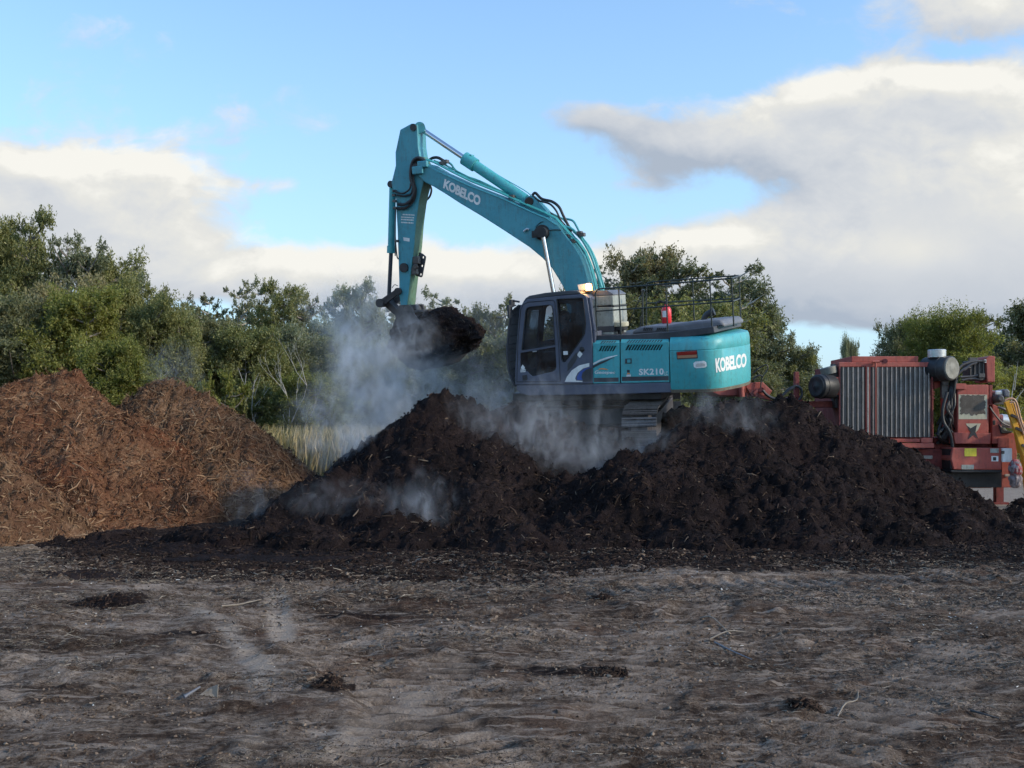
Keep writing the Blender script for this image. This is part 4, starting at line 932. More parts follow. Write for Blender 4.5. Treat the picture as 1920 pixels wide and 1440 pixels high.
for lp, r in ((loopA, .028), (loopB, .02), (loopC, .030)): mb.tube(spline(lp, 6), r, 8)
mb.tube(spline([L(805, 300, -.1), L(812, 296, -.1), L(822, 296, -.1), L(834, 303, -.1)], 5), .03, 8)
mb.build('hose', M['black'], boom, smooth=60)
mb = MB(); pth = [L(836, 302, -.2), L(846, 308, -.2), L(853, 318, -.2), L(866, 328, -.2), L(900, 340, -.2), L(945, 362, -.2), L(968, 374, -.2)]
mb.tube(spline(pth, 4), .022, 8); mb.tube(spline([L(p_[0], p_[1], -.1) for p_ in ((836, 308), (850, 321), (880, 334), (930, 355), (966, 376))], 4), .014, 6)
mb.tube(spline([L(p_[0], p_[1], .1) for p_ in ((1058, 424), (1074, 430), (1084, 442), (1094, 454), (1108, 480), (1118, 508), (1128, 538))], 5), .022, 8)
mb.tube(spline([L(p_[0], p_[1], -.1) for p_ in ((1060, 410), (1074, 414), (1082, 426), (1092, 446), (1104, 462), (1116, 485), (1124, 510), (1133, 540))], 5), .022, 8)
mb.build('pipe_run', paint('pipe paint 2', (.05, .30, .33), .4, .3), boom, smooth=60)
mb = MB()
for u, v in ((836, 303), (830, 306), (960, 369), (1064, 443), (1074, 452), (1092, 440), (1087, 437), (812, 318), (1100, 545)):
    for y in (.15, -.1): mb.box(L(u, v, y), (.10, .12, .07))
mb.build('pipe_clamp', M['steel'], boom, bevel=.01)

# ---- arm cylinder
a, g_, e = L(786.5, 240, 0), L(875, 299.5, 0), L(985, 374, 0); g2 = L(881, 303.5, 0)
mb = MB(); mb.tube([g_, g2+(e-g2)*.02, e], .105, 22); ac = mb.build('arm_cylinder', M['teal'], ex, smooth=40)
mb = MB(); dd = (g2-g_).normalized(); mb.cyl(g_-dd*.06, g_+dd*.22, .135, n=20); mb.box(g_+dd*.1+Vector((0, 0, .1)), (.12, .14, .08)); mb.build('gland', M['teal'], ac, smooth=40)
mb = MB(); mb.cyl(a, g_, .052, n=18); mb.build('piston_rod', M['chrome'], ac, smooth=40)
mb = MB(); mb.cyl(L(787, 239, .14), L(787, 239, -.14), .11, n=20); mb.build('rod_eye', M['tealarm'], ac, smooth=40)
mb = MB(); mb.tube(spline([L(888, 300, .0)+Vector((0, 0, .03)), L(930, 326, 0), L(982, 356, 0), L(1000, 370, 0)], 3), .010, 6); mb.build('cylinder_pipe', M['teal'], ac, smooth=60)

# ---- arm
SN, SF = .19, -.19
right = [(782.5, 234.5), (783, 255), (784, 275), (787, 293), (795, 310), (797, 330), (788, 362), (784, 382), (779, 421), (776, 460), (771, 502), (768, 525), (765, 551), (762, 577)]
left_ = [(776, 231.5), (771, 231.5), (750, 243), (741, 286), (741.5, 310), (736, 333), (733.5, 342), (735, 352), (742, 372), (743, 398), (745, 434), (746.5, 481), (748, 530), (748, 552), (752, 584)]
mb = MB(); prism(mb, right+left_[::-1], SN, SF); arm = mb.build('arm', M['tealarm'], ex, bevel=.018)
# operator-facing face of the arm: strip plates with sunlight painted in as yellow-green, plus grime
mg = paint('sunlit grimy arm face', (.085, .19, .13), .65, .9, (.06, .05, .028), fade=(.14, .24, .16), scale=3)
mb = MB()
for i in range(3, len(right)-1):
    p0, p1 = L(*right[i], SN), L(*right[i+1], SN); d = (p1-p0).normalized(); nn_ = Vector((d.z, 0, -d.x)); nn_ = nn_ if nn_.x < 0 else -nn_
    q = [p0+nn_*.003, p1+nn_*.003]
    mb.loft([[Vector((q[0].x, SN-.02, q[0].z)), Vector((q[0].x, SF+.02, q[0].z)), Vector((q[0].x+.01, SF+.02, q[0].z)), Vector((q[0].x+.01, SN-.02, q[0].z))], [Vector((q[1].x, SN-.02, q[1].z)), Vector((q[1].x, SF+.02, q[1].z)), Vector((q[1].x+.01, SF+.02, q[1].z)), Vector((q[1].x+.01, SN-.02, q[1].z))]])
mb.build('arm_face', mg, arm)
mb = MB(); c = L(775.5, 239, SN); mb.cyl((c.x, SN+.03, c.z), (c.x, SF-.03, c.z), .07, n=18); c = L(758.5, 502, SN); mb.cyl((c.x, SN+.05, c.z), (c.x, SF-.05, c.z), .095, n=18)
c = L(737, 346, 0); mb.cyl((c.x, .12, c.z), (c.x, -.12, c.z), .07, n=16); mb.build('pin', M['black'], arm, smooth=40)
decal('sticker', arm, M['white'], [[(756, 445), (768, 446.5), (768, 453), (757, 451.5)]], SN)
mb = MB()
for k, (v, w0, w1_) in enumerate(((402, 755, 777), (407, 752, 776), (411.5, 752, 776), (417, 752, 775))):
    u = w0
    while u < w1_-1:
        w_ = random.uniform(1.5, 3.6); w_ = min(w_, w1_-u); dv = (u-752)*.06
        P_ = [L(u, v+dv-1.2, SN+.004), L(u+w_, v+dv-1.2+.1, SN+.004), L(u+w_, v+dv+1.2, SN+.004), L(u, v+dv+1.1, SN+.004)]; mb.add(P_, [(0, 1, 2, 3)]); u += w_+.7
mb.build('warning_decal', M['white'], arm)
# coupler bracket with holes on the operator side of the arm
mb = MB(); lplate(mb, [[(786, 473), (792, 476), (797.5, 481), (797, 486), (791, 518), (789, 520), (779, 517), (781, 495)]]+[[(cx+2*math.cos(R(a)), cy_+2.6*math.sin(R(a))) for a in range(0, 360, 45)] for cx, cy_ in ((793, 482.5), (791, 498.5), (788.5, 514.5))], .02, .04)
mb.build('hose_bracket', M['darkgrey'], arm, bevel=.004)
mb = MB(); mb.box(L(781, 488, .12), (.14, .12, .16)); mb.box(L(778, 508, .12), (.12, .12, .16)); mb.cyl(L(779, 500, .2), L(779, 500, .02), .06, n=14); mb.build('valve', M['steel'], arm, bevel=.02)
# hoses at the elbow
mb = MB()
hA = [(797, 302), (786, 296), (776, 300), (770.5, 314), (770, 335), (775, 350), (776, 362), (770, 376), (758, 383), (746, 383)]
hB = [(795, 306), (786, 301), (779, 305), (775, 318), (775, 338), (779, 356), (776, 374), (764, 388), (752, 391), (744, 390)]
hC = [(770, 344), (768, 354), (758, 362), (748, 362), (738, 357)]; hD = [(774, 352), (770, 364), (757, 367.5), (745, 366)]
for i, (h, r) in enumerate(((hA, .032), (hB, .03), (hC, .02), (hD, .018))): mb.tube(spline([L(u, v, SN+.10-.05*(i % 2)) for u, v in h], 6), r, 8)
mb.tube(spline([L(806, 346, SF-.06), L(809, 356, SF-.06), L(806, 368, SF-.06), L(800, 375, SF-.06)], 5), .022, 8)
mb.tube(spline([L(742, 392, SN+.04), L(741, 440, SN+.04), L(744, 478, SN+.04), L(747, 486, SN+.04)], 5), .014, 6)
mb.build('hose', M['black'], arm, smooth=60)
mb = MB()
for u, v in ((740, 358), (739, 366), (740, 377), (741, 390), (744, 452)): mb.box(L(u, v, SN+.05), (.07, .08, .05))
mb.build('hose_fitting', M['steel'], arm, bevel=.01)
# bucket cylinder
a, g_, e = L(736.5, 347, 0), L(733.3, 472, 0), L(729, 562, 0)
mb = MB(); mb.cyl(a, g_, .072, n=20); mb.cyl(g_-(g_-a).normalized()*.12, g_+(g_-a).normalized()*.03, .088, n=20); bcy = mb.build('bucket_cylinder', M['teal'], ex, smooth=40)
mb = MB(); mb.cyl(g_, e, .042, n=16); mb.build('piston_rod', M['darkgrey'], bcy, smooth=40)
mb = MB(); mb.tube(spline([L(735, 540, .1), L(740, 534, .1), L(746, 536, .1)], 5), .008, 5); mb.tube([L(741, 480, .1), L(741.5, 400, .1)], .012, 6); mb.build('grease_hose', M['black'], bcy, smooth=60)
# linkage: two idler links and the push link
for nme, pl_, ys_ in (('idler_link', [(746, 541), (750.5, 547), (747, 553), (719, 575), (713, 570), (715, 562)], ((.26, .20), (-.20, -.26))), ('push_link', [(713, 563), (720, 561), (752, 590), (756, 598), (748, 601), (714, 572)], ((.12, -.12),))):
    for y0, y1 in ys_:
        mb = MB(); P_ = Lp(pl_, .2); mb.loft([[Vector((p_.x, y0, p_.z)) for p_ in P_], [Vector((p_.x, y1, p_.z)) for p_ in P_]]); mb.build(nme, M['worn'], ex, bevel=.01)
mb = MB(); c = L(716.5, 568, .2); mb.cyl((c.x, .32, c.z), (c.x, -.32, c.z), .09, n=18)
c = L(748, 546, .2); mb.cyl((c.x, .28, c.z), (c.x, -.28, c.z), .07, n=16); mb.build('link_pin', M['worn'], ex, smooth=40)

# ---- bucket: thick-walled shell, open towards the cab
BK, BB = .62, -.62
bo = [(772, 582), (758, 583), (742, 596), (734, 618), (735, 645), (746, 672), (766, 690), (790, 695), (812, 686), (838, 661)]
bi = [(838, 660), (812, 682), (790, 690.5), (768, 686), (750, 669), (739.5, 644), (739, 620), (746, 600), (760, 589), (772, 586)]
mb = MB(); prism(mb, bo+bi, BK, BB)
bkt = mb.build('bucket', M['worn'], ex, bevel=.006, segs=1)
for y0 in (BK, BB+.03):
    mb = MB(); P_ = Lp(bo+[(800, 622)], BK); mb.loft([[Vector((p_.x, y0, p_.z)) for p_ in P_], [Vector((p_.x, y0-.03, p_.z)) for p_ in P_]]); mb.build('side_plate', M['worn'], bkt, bevel=.004, segs=1)
for y in np.linspace(BK-.07, BB+.07, 5):
    mb = MB(); t0, t1 = L(836, 659, BK), L(851, 646, BK); dv = (t1-t0); nz = Vector((-dv.z, 0, dv.x)).normalized()*.035
    mb.loft([[Vector((t0.x, y-.045, t0.z))+nz, Vector((t0.x, y+.045, t0.z))+nz, Vector((t0.x, y+.045, t0.z))-nz, Vector((t0.x, y-.045, t0.z))-nz], [Vector((t1.x, y-.03, t1.z))+nz*.2, Vector((t1.x, y+.03, t1.z))+nz*.2, Vector((t1.x, y+.03, t1.z))-nz*.2, Vector((t1.x, y-.03, t1.z))-nz*.2]])
    mb.build('tooth', simple('worn tooth', (.45, .43, .42), .35, .8) if y == BK-.07 else bpy.data.materials['worn tooth'], bkt, bevel=.006, segs=1)
for y in (.17, -.17):
    mb = MB(); P_ = Lp([(748, 572), (778, 571), (782, 588), (768, 600), (744, 602), (740, 590)], .2); mb.loft([[Vector((p_.x, y+.03, p_.z)) for p_ in P_], [Vector((p_.x, y-.03, p_.z)) for p_ in P_]]); mb.build('hanger', M['worn'], bkt, bevel=.01)
mb = MB(); c = L(768, 581, .2); mb.cyl((c.x, .28, c.z), (c.x, -.28, c.z), .10, n=20); mb.build('pin', M['steel'], bkt, smooth=40)

# heaped load in the bucket
cl = L(819, 640, .06)
bm = bmesh.new(); bmesh.ops.create_icosphere(bm, subdivisions=6, radius=1)
for v in bm.verts:
    d = v.co.normalized(); n = mnoise.fractal(d*2.2+Vector((3, 1, 4)), .9, 2, 5)*.16+mnoise.fractal(d*9+Vector((1, 7, 2)), .9, 2, 4)*.045
    s = 1+n
    x, y, z = d.x*.92*s, math.copysign(abs(d.y)**.6, d.y)*.76*s, d.z*s*(.60 if d.z > 0 else .34)
    v.co = Vector((x, y, z))
lm = bpy.data.meshes.new('compost_load'); bm.to_mesh(lm)
Pv = np.array([v.co[:] for v in bm.verts]); Nv = np.array([v.normal[:] for v in bm.verts]); bm.free()
lm.polygons.foreach_set('use_smooth', [True]*len(lm.polygons)); lm.materials.append(M['compost']); lm.materials.append(M['chipdark'])
rng = np.random.RandomState(5); idx = rng.randint(0, len(Pv), 1500); Lc = .04+.10*rng.rand(1500)**2; Wc = .008+.016*rng.rand(1500)
V, Q, T3 = chips_arrays(Pv[idx], Nv[idx], Lc, Wc, Wc*.5, rng, .6); append_raw(lm, V, Q, T3, 1)
lo = bpy.data.objects.new('compost_load', lm); COL.objects.link(lo)
_t = Matrix.Rotation(R(-14), 4, 'Y'); lo.matrix_world = EM @ Matrix.Translation(cl) @ Matrix.Rotation(R(6), 4, 'Y')
tag(lo, 'rounded load of black compost heaped in the raised bucket', 'compost load')

# fire extinguisher hung on the rail
fe = empty('fire_extinguisher', None, EM @ Matrix.Translation(L(1250, 606, -.35)))
tag(fe, 'small red fire extinguisher standing on the grey hood by the handrail', 'fire extinguisher')
mb = MB(); mb.lathe((0, 0, 0), (0, 0, 1), [(0, .08), (.02, .095), (.26, .095), (.31, .07), (.34, .03), (.36, .03)], 20); mb.build('cylinder', M['lightred'], fe, smooth=40)
mb = MB(); mb.box((0, 0, .39), (.05, .05, .06)); mb.box((.05, 0, .41), (.16, .03, .02)); mb.tube(spline([(0, 0, .38), (.1, .03, .43), (.16, .06, .40), (.2, .06, .3)], 5), .012, 6); mb.build('valve', M['black'], fe, bevel=.004)
mb = MB(); n_ = 8; mb.loft([[(.096*math.cos(a), .096*math.sin(a), z) for a in np.linspace(R(55), R(115), n_)]+[(.098*math.cos(a), .098*math.sin(a), z) for a in np.linspace(R(115), R(55), n_)] for z in (.12, .24)]); mb.build('tag_label', M['white'], fe)
# ---------------------------------------------------------------- red wood grinder behind the heap
GY = 22.6
gr_ = empty('wood_grinder', W(1720, 800, GY)*1)
gr_.location = Vector((W(1720, 800, GY).x, GY, 0)); GOFF = gr_.location.copy()
tag(gr_, 'grimy red wood grinding machine with a tall corrugated screen behind the black heap', 'wood grinder')
bpy.context.view_layer.update()
def g(u, v, Y=GY): return W(u, v, Y)-GOFF
def gbox(mb, u0, v0, u1, v1, depth, Y=GY):
    a, b = W(u0, v1, Y)-GOFF, W(u1, v0, Y)-GOFF
    return mb.bx(a.x, b.x, a.y, a.y+depth, a.z, b.z)
def gprism(mb, pts, depth, Y=GY):
    A = [g(u, v, Y) for u, v in pts]; B = [a+Vector((0, depth, 0)) for a in A]
    return mb.loft([A, B])
def gpart(name, mat, boxes=None, prisms=None, parent=gr_, bevel=.012, smooth=None):
    mb = MB()
    for b in boxes or []: gbox(mb, *b)
    for b in prisms or []: gprism(mb, *b)
    return mb.build(name, M[mat], parent, bevel=bevel, smooth=smooth)
# main housing with corrugated screen
hs = gpart('housing', 'redd', [(1575, 684, 1750, 822, 1.9)])
gpart('top_beam', 'red', [(1573, 679, 1749, 688, .12, GY-.06)], parent=hs)
gpart('roof_box', 'red', [(1597, 668, 1722, 679, 1.5, GY)], parent=hs)
def corr(u0, u1, v0, v1, Y, pitch=8.75, name='screen_panel'):
    mb = MB(); n = max(1, round((u1-u0)/pitch)); w = (u1-u0)/n; prof = []
    for i in range(n):
        u = u0+i*w
        prof += [(u, .05), (u+w*.30, .05), (u+w*.42, .0), (u+w*.60, .0), (u+w*.72, .05)]
    prof.append((u1, .05))
    A = [g(u, v0, Y)+Vector((0, d, 0)) for u, d in prof]; B = [g(u, v1, Y)+Vector((0, d, 0)) for u, d in prof]
    mb.add(A+B, [(i, i+1, i+1+len(A), i+len(A)) for i in range(len(A)-1)]); o = mb.build(name, M['corr'], hs)
    m2 = MB()
    for i in range(n):
        u = u0+(i+.41)*w; gbox(m2, u, v0+.6, u+w*.17, v1-.4, .012, Y-.012)
    m2.build('rib', M['corrib'], o); return o
corr(1576.5, 1623, 688, 819.5, GY-.07); corr(1633, 1746, 688, 819.5, GY-.07)
gpart('screen_post', 'red', [(1623.5, 688, 1626, 819, .06, GY-.09), (1629.5, 688, 1632, 819, .06, GY-.09)], parent=hs, bevel=.004)
gpart('screen_post', 'corrib', [(1626.3, 688, 1629.2, 819, .05, GY-.10)], parent=hs, bevel=.004)
mb = MB(); mb.tube([g(1642, 680, GY-.12), g(1642, 818, GY-.12)], .012, 8); mb.tube([g(1635.5, 678.5, GY-.12), g(1648.5, 678, GY-.12)], .028, 8); mb.tube([g(1642, 690, GY-.12), g(1642, 679, GY-.12)], .022, 8); mb.build('lift_handle', M['red'], hs, smooth=50)
mb = MB(); mb.cyl(g(1660, 677, GY-.08), g(1660, 677, GY+.02), .05, n=14); mb.build('tube_end', M['redd'], hs, smooth=50)
mb = MB(); mb.tube([g(1747.5, 686, GY-.08), g(1748.5, 820, GY-.08)], .02, 6)
for v in (735, 740, 747): mb.box(g(1749.5, v, GY-.08), (.05, .05, .03))
gbox(mb, 1573.5, 688, 1576, 820, .1, GY-.06); mb.build('edge_post', M['redd'], hs)
gpart('sill', 'red', [(1664, 822.5, 1726, 829.5, .5, GY-.08), (1727, 821, 1749, 830.5, .5, GY-.11)], parent=hs)
gpart('lower_sill', 'red', [(1640, 831, 1752, 840, .5, GY-.14)], parent=hs)
# air cleaners
def drum(c, axis, L_, r, endm, bm_='black', name='air_cleaner'):
    mb = MB(); mb.lathe(c, axis, [(0, r*.93), (.02, r), (L_*.3, r), (L_*.31, r*1.04), (L_*.36, r*1.04), (L_*.37, r), (L_, r), (L_+.03, r*.9)], 36); o = mb.build(name, M[bm_], gr_, smooth=40)
    ax = Vector(axis).normalized(); mb = MB(); mb.lathe(Vector(c)-ax*.025, axis, [(0, r*.25), (.006, r*.30), (.004, r*.62), (.0, r*.68), (.0, r*.84), (.012, r*.88), (.026, r*.9)], 36); mb.build('end_cap', M[endm], o, smooth=30); return o
dr = drum(g(1784, 690.5, GY-.28), (-.50, .86, 0), .62, .262, 'filter')
mb = MB(); c = g(1756.5, 672, GY); mb.lathe(c, (0, 0, 1), [(0, .12), (.02, .182), (.17, .187), (.185, .175), (.19, .02)], 32); mb.build('intake_can', M['alum'], dr, smooth=40)
dl = drum(g(1531, 724.5, GY-.2), (.86, .50, 0), .42, .25, 'black')
mb = MB(); c = g(1556, 694, GY+.1); mb.lathe(c-Vector((0, 0, .09)), (-.25, 0, .97), [(0, .10), (.01, .17), (.15, .18), (.165, .15), (.17, .03)], 28); mb.build('intake_can', M['filter'], dl, smooth=40)
mb = MB(); gbox(mb, 1562, 682, 1567, 692, .2, GY); gprism(mb, [(1545, 704), (1552, 692), (1573, 688), (1573, 706)], .3, GY+.05); mb.build('bracket', M['darkgrey'], dl)
mb = MB(); plate(mb, [[(1548, 706.5), (1574, 707), (1574, 740), (1549, 740.5)], [(1556, 714), (1565, 714), (1565, 733), (1556, 733)]], lambda u, v: g(u, v, GY-.05), Vector((0, .06, 0))); gbox(mb, 1549, 707, 1574, 740, .04, GY+.22); mb.build('side_bracket', M['red'], gr_, bevel=.008)
gpart('underside_frame', 'black', [(1545, 741, 1576, 744.5, .3, GY-.02), (1566, 745, 1576, 765, .3, GY+.05)])
# frame between screen and tower
gpart('arm_plate', 'red', prisms=[([(1750, 712), (1775, 712), (1778, 722), (1768, 724), (1752, 730)], .15, GY+.1)])
mb = MB(); gprism(mb, [(1766, 716), (1779, 712), (1778, 732), (1770, 748), (1766, 744)], .1, GY-.02); mb.cyl(g(1773, 716, GY-.15), g(1769, 712, GY+.2), .07, n=14); mb.build('pump', M['steel'], gr_)
gpart('rear_frame', 'redd', [(1752, 820, 1860, 915, 1.2, GY+.25), (1690, 842, 1790, 880, .9, GY+.15)])
gpart('frame_plate', 'corrib', [(1723, 854, 1749, 861, .02, GY+.12)])
mb = MB(); rng = random.Random(3)
for i in range(13):
    u0 = rng.uniform(1783, 1797); pts = [g(u0, rng.uniform(700, 715), GY+rng.uniform(-.2, .1))]
    pts += [g(rng.uniform(1776, 1790), 740, GY+rng.uniform(-.2, .1)), g(rng.uniform(1774, 1788), 765, GY+rng.uniform(-.2, .1)), g(rng.uniform(1764, 1790), 790, GY+rng.uniform(-.2, .1)), g(rng.uniform(1758, 1792), 815, GY+rng.uniform(-.1, .2)), g(rng.uniform(1755, 1792), 832, GY+.2)]
    mb.tube(spline(pts, 5), rng.uniform(.018, .032), 7)
for i in range(6):
    mb.tube(spline([g(1757+i*3, 795-i*2, GY), g(1768+i*2, 780+i*2, GY-.1), g(1780, 800, GY-.1), g(1772-i*2, 822, GY), g(1754+i, 812, GY)], 5), .022, 6)
mb.tube(spline([g(1776, 735, GY-.25), g(1768, 765, GY-.28), g(1769, 790, GY-.28), g(1781, 812, GY-.28), g(1786, 838, GY-.25)], 6), .035, 8)
mb.build('hose_bundle', M['black'], gr_, smooth=50)
# engine bits top right and cooler
gpart('cooler', 'black', [(1817, 676, 1850, 713, .35, GY-.02)], bevel=.02)
gpart('cooler_side', 'red', prisms=[([(1849, 671), (1855, 667), (1866, 668), (1865.5, 716.5), (1851, 716)], .6, GY-.1)])
mb = MB()
for i in range(4): gbox(mb, 1819+i*8, 677, 1821.5+i*8, 712, .02, GY-.045)
mb.build('cooler_fin', M['steel'], gr_)
mb = MB()
for pts in ([(1795, 700), (1800, 688), (1812, 681), (1828, 677), (1848, 677)], [(1800, 707), (1820, 706), (1835, 704), (1845, 706)], [(1790, 712), (1800, 698), (1812, 690), (1820, 690)], [(1808, 694), (1820, 684), (1832, 680)], [(1803, 713), (1822, 710), (1842, 712)]):
    mb.tube(spline([g(u, v, GY-.12) for u, v in pts], 5), .025, 7)
mb.box(g(1824, 674, GY-.05), (.16, .1, .08)); mb.box(g(1840, 704, GY-.14), (.12, .08, .08)); mb.build('coolant_hose', M['steel'], gr_, smooth=50)
gpart('tag_plate', 'white', [(1846, 674, 1849.5, 680, .02, GY-.13)], bevel=.003)
# control tower
tw_ = gpart('control_tower', 'red', [(1795, 721, 1854, 813, .9, GY-.08)], bevel=.02)
gpart('tower_flange', 'red', [(1792, 719, 1812, 730, .1, GY-.13)], parent=tw_)
gpart('tower_side', 'redd', [(1854.5, 722, 1861.5, 760, .6, GY-.02)], parent=tw_)
gpart('tower_base', 'red', prisms=[([(1788, 811), (1859, 812), (1857, 832.5), (1791, 832)], .5, GY-.2)], parent=tw_)
# ragged torn plate
rr_ = random.Random(9)
def ragged(u0, v0, u1, v1, n=14, j=2.2):
    P_ = []
    for i in range(n): P_.append((u0+(u1-u0)*i/n, v0+rr_.uniform(-j, j)*.5))
    for i in range(n): P_.append((u1+rr_.uniform(-j, j), v0+(v1-v0)*i/n))
    for i in range(n): P_.append((u1-(u1-u0)*i/n, v1+rr_.uniform(-j*1.6, j)))
    for i in range(n): P_.append((u0+rr_.uniform(-j, j)*.8, v1-(v1-v0)*i/n))
    return P_
mb = MB(); plate(mb, [[(1797.5, 739.5), (1851, 740), (1851, 786), (1797.5, 786)]], lambda u, v: g(u, v, GY-.085), Vector((0, .004, 0))); ws = mb.build('worn_sign', M['tan'], tw_)
mb = MB(); plate(mb, [ragged(1801, 741, 1847, 778)], lambda u, v: g(u, v, GY-.089), Vector((0, .003, 0))); mb.build('worn_patch', M['hood'].copy() if False else paint('worn brown patch', (.085, .07, .055), .8, .6, (.04, .032, .027), scale=5), ws)
mb = MB(); plate(mb, [[(1811, 794), (1839, 794), (1834, 806), (1828, 812), (1820, 811)]], lambda u, v: g(u, v, GY-.084), Vector((0, .003, 0))); mb.build('emblem', M['tan'], tw_)
mb = MB(); plate(mb, [[(1812, 797), (1820, 803), (1832, 796), (1829, 810), (1835, 824), (1826, 815), (1815, 824), (1820, 811)]], lambda u, v: g(u, v, GY-.21), Vector((0, .003, 0))); mb.build('dark_mark', M['black'], tw_)
# lower box
lb = gpart('lower_box', 'red', prisms=[([(1786, 839.5), (1878.5, 840), (1878.5, 881), (1788, 880.5), (1783, 860)], .8, GY-.35)], bevel=.02)
gpart('box_rim', 'black', [(1783, 881, 1879, 886, .7, GY-.33), (1782, 842, 1786, 880, .7, GY-.3)], parent=lb)
gpart('warning_sticker', 'yel2', [(1808.5, 840.5, 1831, 855.5, .004, GY-.355)], parent=lb, bevel=0)
gpart('paper_label', 'cream', [(1857, 840.8, 1872.5, 849, .004, GY-.355), ], parent=lb, bevel=0)
gpart('paper_label', 'white', [(1859, 855, 1872, 865, .004, GY-.355)], parent=lb, bevel=0)
gpart('label_mark', 'black', [(1862, 857, 1868, 863.5, .003, GY-.359)], parent=lb, bevel=0)
gpart('paper_label', 'cream', [(1803, 871.5, 1826, 880, .004, GY-.355)], parent=lb, bevel=0)
gpart('undercarriage', 'black', [(1752, 886, 1878, 914, 1.4, GY-.1)])
# right hand body
gpart('side_body', 'red', prisms=[([(1861, 757), (1872, 762), (1880, 810), (1903, 812), (1907, 840), (1906, 914), (1878, 914), (1878, 832), (1860, 832)], .9, GY+.0)])
gpart('body_opening', 'redd', [(1871, 821, 1893, 839, .02, GY-.03)])
gpart('body_slot', 'black', [(1862, 788, 1867, 797, .02, GY-.03)])
wb = gpart('switch_box', 'white', [(1879.5, 840.5, 1898, 866.5, .25, GY-.4)], bevel=.01)
gpart('box_latch', 'steel', [(1878, 845, 1884, 851, .03, GY-.43)], parent=wb)
gpart('bracket_plate', 'corrib', [(1884, 889, 1893, 894, .04, GY-.05)])
# small engine
se = gpart('small_engine', 'alum', [(1866, 732, 1881, 741, .3, GY-.05)], bevel=.03)
gpart('engine_cover', 'hood', prisms=[([(1881, 731), (1889, 728.5), (1894.5, 733), (1894, 745), (1884, 744)], .35, GY-.08)], parent=se, bevel=.03)
mb = MB(); mb.lathe(g(1877, 747, GY-.25), (0, 1, 0), [(0, .02), (0, .045), (.04, .08), (.25, .09)], 18); gbox(mb, 1864, 744, 1884, 758, .3, GY); mb.build('flywheel', M['steel'], se, smooth=40)
mb = MB(); mb.lathe(g(1873, 788, GY+.1), (1, 0, -.12), [(0, .1), (.03, .14), (.28, .14), (.31, .1)], 22); mb.build('air_tank', M['alum'], gr_, smooth=40)
mb = MB(); mb.tube(spline([g(1856, 763, GY-.1), g(1866, 778, GY-.12), g(1880, 793, GY-.12), g(1893, 799, GY-.1)], 5), .018, 7); mb.tube(spline([g(1871, 763, GY-.1), g(1882, 767, GY-.12), g(1890, 772, GY-.1)], 5), .03, 7); mb.build('cable', M['steel'], gr_, smooth=50)
gpart('guard_pan', 'black', prisms=[([(1873, 795), (1884, 806), (1900, 809), (1896, 812), (1878, 813)], .5, GY-.05)])
# infeed side seen under the excavator's tail, and tow post
inf = gpart('infeed_table', 'red', prisms=[([(1326, 731), (1350, 741.5), (1442, 742), (1448, 733), (1430, 716), (1400, 718)], .9, GY+.1)])
mb = MB(); mb.cyl(g(1390, 722, GY+.02), g(1391, 744, GY+.02), .065, n=16); gbox(mb, 1400, 720, 1402.5, 745, .05, GY+.03); mb.build('support_leg', M['red'], inf, smooth=40)
mb = MB(); gprism(mb, [(1400, 727), (1412, 733), (1440, 745), (1450, 752), (1410, 742)], .12, GY-.05); gprism(mb, [(1412, 737), (1420, 728), (1424, 730), (1417, 741)], .1, GY-.08); mb.cyl(g(1428, 731, GY-.1), g(1428, 731, GY+.1), .055, n=14); mb.build('brace', M['redd'], inf)
tp = gpart('tow_beam', 'redd', prisms=[([(1460, 752), (1475, 746), (1488, 741), (1500, 742), (1506, 752), (1500, 762), (1450, 762)], .25, GY)])
gpart('post', 'redd', prisms=[([(1490.5, 697), (1498.5, 697), (1500, 752), (1490, 752)], .12, GY-.02)], parent=tp)
gpart('long_beam', 'redd', [(1440, 752, 1576, 764, .3, GY+.25)])
mb = MB(); mb.tube(spline([g(1430, 732, GY-.1), g(1440, 742, GY-.1), g(1455, 748, GY-.1), g(1468, 741, GY-.1), g(1478, 731, GY-.1), g(1488, 725.5, GY-.1), g(1494, 724, GY-.1), g(1502, 730, GY-.1), g(1503, 742, GY-.1), g(1498, 750, GY-.1)], 6), .03, 8)
mb.tube(spline([g(1462, 746, GY-.14), g(1472, 738, GY-.14), g(1482, 730, GY-.14), g(1490, 728, GY-.14)], 6), .022, 8); mb.tube(spline([g(1412, 712, GY), g(1418, 706, GY), g(1425, 704, GY), g(1430, 706, GY)], 5), .018, 7); mb.tube(spline([g(1412, 700, GY+.05), g(1424, 690, GY+.05), g(1436, 684, GY+.05), g(1440, 690, GY+.05), g(1434, 700, GY+.05), g(1428, 712, GY+.05), g(1426, 728, GY+.05)], 6), .014, 6)
mb.build('feed_hose', M['black'], gr_, smooth=50)
# wheels hidden behind the heap carry the machine
for u in (1690, 1640):
    mb = MB(); c = g(u, 905, GY+.3); c.z = .52; mb.lathe(c, (0, 1, 0), [(0, .3), (.02, .50), (.06, .52), (.26, .52), (.3, .50), (.32, .3)], 32); w_ = mb.build('wheel', M['black'], gr_, smooth=40)
mb = MB(); 
for u in (1795, 1872): c = g(u, 914, GY+.8); mb.bx(c.x-.08, c.x+.08, c.y-.08, c.y+.08, 0.0, c.z+.05); mb.bx(c.x-.16, c.x+.16, c.y-.16, c.y+.16, 0.0, .05)
mb.build('stabiliser_leg', M['redd'], gr_)

